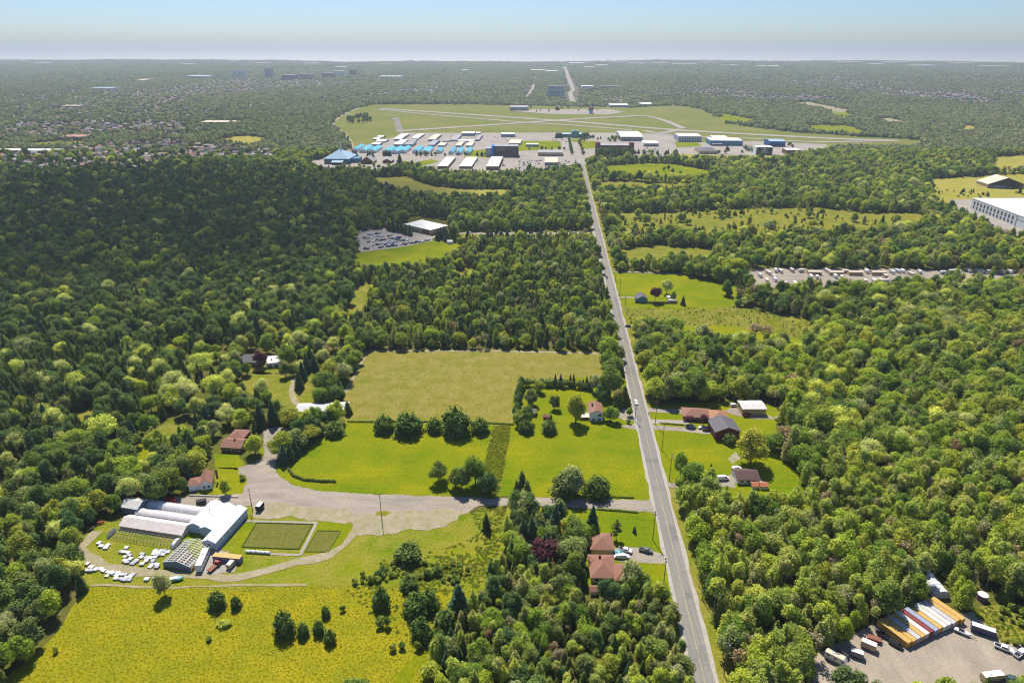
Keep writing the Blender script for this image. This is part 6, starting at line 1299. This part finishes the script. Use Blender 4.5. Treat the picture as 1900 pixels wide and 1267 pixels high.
# zones: outline in photo pixels on the ground, spacing, kinds with weights, size range
ZONES = [
    ('the thicket below the corner house', [(820,1060),(900,1085),(1000,1060),(1100,1085),(1255,1120),(1300,1420),(780,1420),(790,1215),(835,1190),(860,1140)], 3.6, dict(broad=.12, feather=.32, aspen=.08, cedar=.22, dark=.12, dry=.05, spruce=.03, shrub=.06), (.40, .82)),
    ('the trees round the corner house', [(900,955),(945,938),(985,945),(1040,968),(1095,1000),(1095,1090),(900,1085),(860,1110),(880,1010)], 5.0, dict(broad=.24, spruce=.22, cedar=.18, dark=.12, feather=.18, dry=.06), (.6, 1.0)),
    ('the poplar wood beside the container yard', [(1240,905),(1330,905),(1440,945),(1500,900),(1700,860),(1960,900),(1960,1130),(1830,1130),(1500,1230),(1480,1420),(1350,1420),(1290,1200)], 4.1, dict(aspen=.20, feather=.42, broad=.22, dry=.05, cedar=.05, shrub=.06), (.55, 1.12)),
    ('the broadleaf wood beyond the small bungalow', [(1170,605),(1500,640),(1960,520),(1960,900),(1500,930),(1440,840),(1450,770),(1205,750)], 5.9, dict(broad=.48, feather=.20, aspen=.12, dark=.12, dry=.04, willow=.04), (.5, 1.2)),
    ('the shaded valley wood', [(-40,300),(560,312),(650,420),(660,560),(600,620),(400,640),(-60,660)], 5.6, dict(dark=.38, cedar=.42, spruce=.10, aspen=.03, broad=.05, willow=.02), (.55, 1.15)),
    ('the cedar wood behind the cottages', [(-60,640),(300,640),(330,700),(240,790),(-60,900)], 4.8, dict(cedar=.74, dark=.16, broad=.03, willow=.02, spruce=.05), (.7, 1.2)),
    ('the willow garden behind the cottages', [(300,640),(440,600),(640,620),(620,700),(560,770),(520,800),(400,800),(250,830),(240,790)], 8.0, dict(willow=.10, broad=.22, spruce=.16, dark=.16, cedar=.24, shrub=.12), (.5, .95)),
    ('the wood along the yard edge', [(-60,900),(240,800),(400,800),(440,860),(330,930),(190,940),(150,1010),(165,1086),(-60,1330)], 6.0, dict(broad=.24, dark=.40, willow=.05, cedar=.22, feather=.09), (.55, 1.05)),
    ('the pine wood between field and club', [(640,470),(860,440),(1110,434),(1150,600),(1140,655),(680,650),(620,620)], 4.9, dict(cedar=.30, pine=.16, dark=.12, feather=.22, broad=.14, dry=.02, spruce=.04), (.45, .92)),
    ('the mixed wood by the airfield road', [(560,300),(1100,300),(1110,434),(860,440),(650,420)], 5.8, dict(dark=.24, broad=.20, cedar=.26, pine=.1, feather=.14, spruce=.06), (.55, 1.1)),
    ('the wood across the road from the airfield', [(1060,270),(1760,270),(1960,340),(1960,520),(1500,640),(1150,600),(1100,420)], 6.6, dict(broad=.34, dark=.20, feather=.18, cedar=.14, pine=.06, dry=.04, willow=.04), (.5, 1.15)),
    ('the outlying wood', None, 7.0, dict(broad=.5, dark=.3, cedar=.2), (.7, 1.05)),
]
SPARSE_OPEN = [  # scrubby open ground: few small trees and bushes
    ([(650,1088),(690,1050),(760,1042),(850,1046),(885,1068),(870,1088),(820,1082),(760,1076),(700,1080)], 2.4, dict(shrub=.96, bush=.04), (.28, .62)),
    ([(1148,396),(1400,386),(1710,394),(1710,420),(1460,441),(1150,434)], 12, dict(shrub=.45, bush=.25, feather=.16, broad=.1, spruce=.04), (.4, 1.0)),
    ([(1728,345),(1830,348),(1900,350),(1905,366),(1800,368),(1735,362)], 11, dict(shrub=.4, bush=.4, cedar=.2), (.5, .9)),
    ([(1805,1138),(1830,1125),(1925,1120),(1935,1205),(1858,1192),(1842,1172)], 3.4, dict(shrub=1.0), (.35, .8)),
    ([(1158,574),(1365,570),(1500,590),(1506,634),(1365,606),(1167,601)], 6.5, dict(shrub=1.0), (.2, .42)),
]
mask = Mask(-1150, 1150, 140, 1400, 1.5)
WOOD = []                                    # x, y, kind, variant, scale, zone
taken = []
def add_zone(P, zi, kinds, rngs):
    ks = list(kinds); pr = np.array([kinds[k] for k in ks]); pr = pr / pr.sum()
    ch = nrng.choice(len(ks), len(P), p=pr)
    for (x, y), c in zip(P, ch):
        k = ks[c]; v = int(nrng.integers(len(TREE[k]))); s = nrng.uniform(*rngs)
        if nrng.uniform() < 0.08: s *= 1.15
        WOOD.append((x, y, k, v, s, zi))
for zi, (zn, px, sp, kinds, sr) in enumerate(ZONES):
    if px is None: P = jgrid(-1150, 1150, 140, 1395, sp)
    else:
        poly = gp(px); lo = poly.min(0); hi = poly.max(0); P = jgrid(max(-1150, lo[0]), min(1150, hi[0]), max(140, lo[1]), min(1395, hi[1]), sp); P = P[inpoly(P, poly)]
    for q in taken: P = P[~inpoly(P, q)]
    if px is not None: taken.append(poly)
    P = P[in_view(P)]; P = P[mask.free(P)]
    add_zone(P, zi, kinds, sr)
BUSH = []
from mathutils import noise as mn_
for px, sp, kinds, sr in SPARSE_OPEN:
    poly = gp(px); lo = poly.min(0); hi = poly.max(0); P = jgrid(lo[0], hi[0], lo[1], hi[1], sp); P = P[inpoly(P, poly)]
    fq = .09 if sp < 8 else .022
    P = P[np.array([mn_.noise(Vector((x * fq, y * fq, 4.2))) > -.08 for x, y in P])]
    n0 = len(WOOD); add_zone(P, -1, kinds, sr)
    BUSH += WOOD[n0:]; del WOOD[n0:]
# the trees that show largest stand as trees of their own
def show(w):
    x, y, k, v, s, zi = w; t = TREE[k][v]; d = y * CP + H * SP
    px, py = project((x, y, t['h'] * s * 0.5))
    if not (5 < px < 1895 and py < 1262): return 0
    return t['R'] * t['h'] * s * s / d ** 2
WOOD.sort(key=lambda w: -show(w))
KN = dict(broad='green broadleaf tree', dark='dark green broadleaf tree', aspen='slender pale-barked poplar', feather='feathery upright poplar', spruce='dark conical spruce', cedar='narrow olive cedar', willow='pale yellow-green willow', dry='half-dead sparse tree', shrub='bushy young tree', bush='dense bushy tree', pine='open-branched pine', purple='purple-leaved tree')
NM = dict(broad='broadleaf_tree', dark='broadleaf_tree', aspen='poplar_tree', feather='poplar_tree', spruce='spruce_tree', cedar='cedar_tree', willow='willow_tree', dry='dying_tree', shrub='shrub', pine='pine_tree', purple='copper_tree')
LANDM = [(*tuple(G(px_, py_))[:2], nm_) for px_, py_, nm_ in ((1700,1170,'the container row'), (1745,1105,'the half-round hut'), (1850,1165,'the blue trailer'), (1545,1215,'the step van'), (1390,885,'the small white bungalow'), (1350,800,'the dark brick house'), (1290,770,'the brick bungalow'), (1400,760,'the tan workshop'), (1480,900,'the lawn end by the small bungalow'),
    (1125,1050,'the corner house'), (1100,1098,'the tiny rust-roofed shed'), (1020,1050,'the big purple tree'), (960,930,'the lane'), (850,1130,'the big dark conifer'), (810,1240,'the meadow corner'), (380,890,'the white cottage'), (425,830,'the pinkish-roofed bungalow'), (215,935,'the grey shed'), (160,1040,'the pallet rows'), (100,1160,'the meadow side'), (40,850,'the forest track'), (465,675,'the dark-roofed house'), (595,765,'the long barn'), (660,690,'the hayfield edge'),
    (900,645,'the top of the hayfield'), (1190,555,'the teal house'), (1340,632,'the mint-roofed shed'), (1500,525,'the trailer park'), (730,445,'the clubhouse car park'), (1430,620,'the weedy field'), (1310,1110,'the pole opposite the corner house'), (1345,1250,'the last roadside pole'), (1700,900,'the heart of the poplar wood'), (1850,800,'the heart of the broadleaf wood'), (1600,700,'the broadleaf wood edge'), (1560,1050,'the poplars behind the step van'))]
quota = dict(broad=110, dark=45, aspen=50, feather=90, cedar=60, spruce=30, willow=25, dry=20, shrub=0)
rest = []
for w in WOOD:
    x, y, k, v, s, zi = w
    if quota.get(k, 0) > 0 and zi >= 0 and show(w) > 0:
        quota[k] -= 1
        t = TREE[k][v]
        sz = 'tall' if s > 0.92 else ('middling' if s > 0.74 else 'small')
        nl = min(LANDM, key=lambda q: (q[0] - x) ** 2 + (q[1] - y) ** 2)
        dr = x - road_x(y)
        where = 'at the roadside near ' if -16 < dr < 18 else ('beside ' if (nl[0] - x) ** 2 + (nl[1] - y) ** 2 < 30 ** 2 else 'in the woods near ')
        lab = '%s %s %s%s' % (sz, KN[k], where, nl[2])
        plant(k, x, y, t['h'] * s, lab, lab, 1.0, NM[k], v)
    else: rest.append(w)
WIDE = dict(broad=1.18, dark=1.15, willow=1.05)
def rows(lst): return [(x, y, 0.0, nrng.uniform(0, 6.28), s * WIDE.get(k, 1.0) * nrng.uniform(.88, 1.12), s * nrng.uniform(.88, 1.14), TREE[k][v]['vid']) for x, y, k, v, s, zi in lst]
scatter('woodland', rows(rest), 'unbroken mass of green woodland between the fields')
scatter('scrub', rows(BUSH), 'low green scrub and saplings on the open ground')
# tall weeds on the meadow and other rough ground
def tufts(px, sp, kind, sc, even=False):
    poly = gp(px); lo = poly.min(0); hi = poly.max(0); P = jgrid(lo[0], hi[0], lo[1], hi[1], sp, 0.5); P = P[inpoly(P, poly)]
    P = P[in_view(P, 20)]
    if not even: P = P[np.array([mn_.noise(Vector((x * .07, y * .07, 9.1))) + .5 * mn_.noise(Vector((x * .25, y * .25, 2.1))) > -.22 for x, y in P])]
    return [(x, y, 0.05, nrng.uniform(0, 6.28), sc * nrng.uniform(.5, 1.5), sc * nrng.uniform(.5, 1.3), nrng.choice(TUFT[kind])) for x, y in P]
T = tufts([(166,1084),(640,1083),(880,1092),(835,1190),(790,1215),(800,1290),(-30,1290),(67,1211),(116,1162)], 1.15, 'weed', 0.42, True)
T += tufts([(640,1092),(880,1092),(835,1190),(790,1215),(700,1150)], 2.2, 'green', 0.75)
scatter('meadow_weeds', T, 'tall yellow weeds covering the meadow')
T = tufts([(655,1090),(690,1050),(850,1035),(890,985),(872,948),(940,938),(930,1010),(900,1085),(820,1104)], 1.5, 'green', 0.8)
T += tufts([(1158,572),(1365,569),(1500,588),(1506,634),(1365,606),(1167,601)], 2.4, 'green', 0.8)
T += tufts([(1805,1138),(1830,1125),(1925,1120),(1935,1205),(1858,1192),(1842,1172)], 1.6, 'green', 0.9)
T += tufts([(683,652),(1110,656),(1115,700),(955,710),(948,780),(645,776),(645,735)], 3.0, 'weed', 0.45)
T += tufts([(917,789),(946,790),(938,850),(922,918),(892,915),(903,850)], 1.2, 'weed', 0.9, True) + tufts([(917,789),(946,790),(938,850),(922,918),(892,915),(903,850)], 1.1, 'green', 1.2, True)
T += tufts([(636,1093),(665,1070),(700,1040),(850,1010),(905,985),(945,934),(935,1010),(905,1092)], 2.2, 'green', .8)
scatter('rough_growth', T, 'rough weeds and long grass on the open ground')
# far trees of the town, down to the lake
fm = Mask(-3800, 3800, 1200, 4600, 6.0); fm2 = Mask(-8000, 8000, 4600, 10000, 12.0)
far = []
for y0, y1, sp, sc, pad in ((1240, 1700, 15, .85, 30), (1700, 2600, 19, .95, 30), (2600, 4200, 25, 1.05, 30), (4200, 6500, 36, 1.25, 30), (6500, 9900, 50, 1.5, 30)):
    X = 0.82 * y1 + 60
    P = jgrid(-X, X, y0, y1, sp); P = P[in_view(P, pad)]; P = P[fm.free(P)]; P = P[fm2.free(P)]
    if y0 < 1400: P = P[P[:, 1] > 1395 - 0 * P[:, 0]]
    sh = np.interp(P[:, 0], [p[0] for p in shore], [p[1] for p in shore]); P = P[P[:, 1] < sh - 25]
    pxs = CX + F * P[:, 0] / (P[:, 1] * CP + H * SP)
    for (x, y), q in zip(P, pxs):
        k = CLUMP; 
        if y > 1500 and ((q > 1250 and y > 2500) or (q < 420 and y < 2600)) and nrng.uniform() < 0.55: k = SPARSE
        if y > 6500 and nrng.uniform() < 0.2: continue
        nz = mn_.noise(Vector((x * .0016, y * .0008, 7.7)))
        if y > 1500 and nz < -.25 and nrng.uniform() < .35: continue
        far.append((x, y, 0.0, nrng.uniform(0, 6.28), sc * nrng.uniform(.8, 1.2), sc * nrng.uniform(.7, 1.1) * (0.9 if y < 5000 else 0.8) * (1 + .5 * nz), nrng.choice(k)))
scatter('distant_trees', far, 'mass of distant trees over the town down to the lake')
print('woods', len(WOOD), 'rest', len(rest), 'far', len(far))
# ------------------------------------------------------------------ air
hz = MB().box(-195000, 195000, -1500, 195000, -3.0, 213.0)
haze = hz.build('haze', [])
m = bpy.data.materials.new('haze_air'); m.use_nodes = True; n = m.node_tree.nodes; l = m.node_tree.links
n.remove(n['Principled BSDF']); pv = n.new('ShaderNodeVolumePrincipled')
pv.inputs['Color'].default_value = (*HAZE_COLOR, 1); pv.inputs['Density'].default_value = HAZE_DENSITY; pv.inputs['Anisotropy'].default_value = 0.35
l.new(pv.outputs[0], n['Material Output'].inputs['Volume'])
haze.data.materials.append(m); haze['kind'] = 'stuff'; haze['label'] = 'thin pale blue summer haze in the air'

# a thin summer cloud high over the valley wood, outside the picture; its shadow lies on the wood
bm = bmesh.new(); bmesh.ops.create_icosphere(bm, subdivisions=5, radius=1.0)
from mathutils import noise as mnoise
for v in bm.verts:
    k = 1.0 + 0.38 * mnoise.noise(v.co * 1.7 + Vector((3, 1, 7))) + 0.16 * mnoise.noise(v.co * 4.3)
    v.co = Vector((v.co.x * 430 * k, v.co.y * 380 * k, v.co.z * 75 * k))
cm_ = bpy.data.meshes.new('cloud'); bm.to_mesh(cm_); bm.free()
for p_ in cm_.polygons: p_.use_smooth = True
cloud = link(bpy.data.objects.new('cloud', cm_)); CZ = 1200.0
cloud.location = Vector((-480, 860, 0)) + sdir * (CZ / sdir.z)
m = bpy.data.materials.new('cloud_vapour'); m.use_nodes = True; n = m.node_tree.nodes; l = m.node_tree.links
n.remove(n['Principled BSDF']); pv = n.new('ShaderNodeVolumePrincipled'); pv.inputs['Color'].default_value = (.98, .98, .98, 1); pv.inputs['Density'].default_value = 0.0092; pv.inputs['Anisotropy'].default_value = 0.5
l.new(pv.outputs[0], n['Material Output'].inputs['Volume']); cm_.materials.append(m); cloud['kind'] = 'structure'
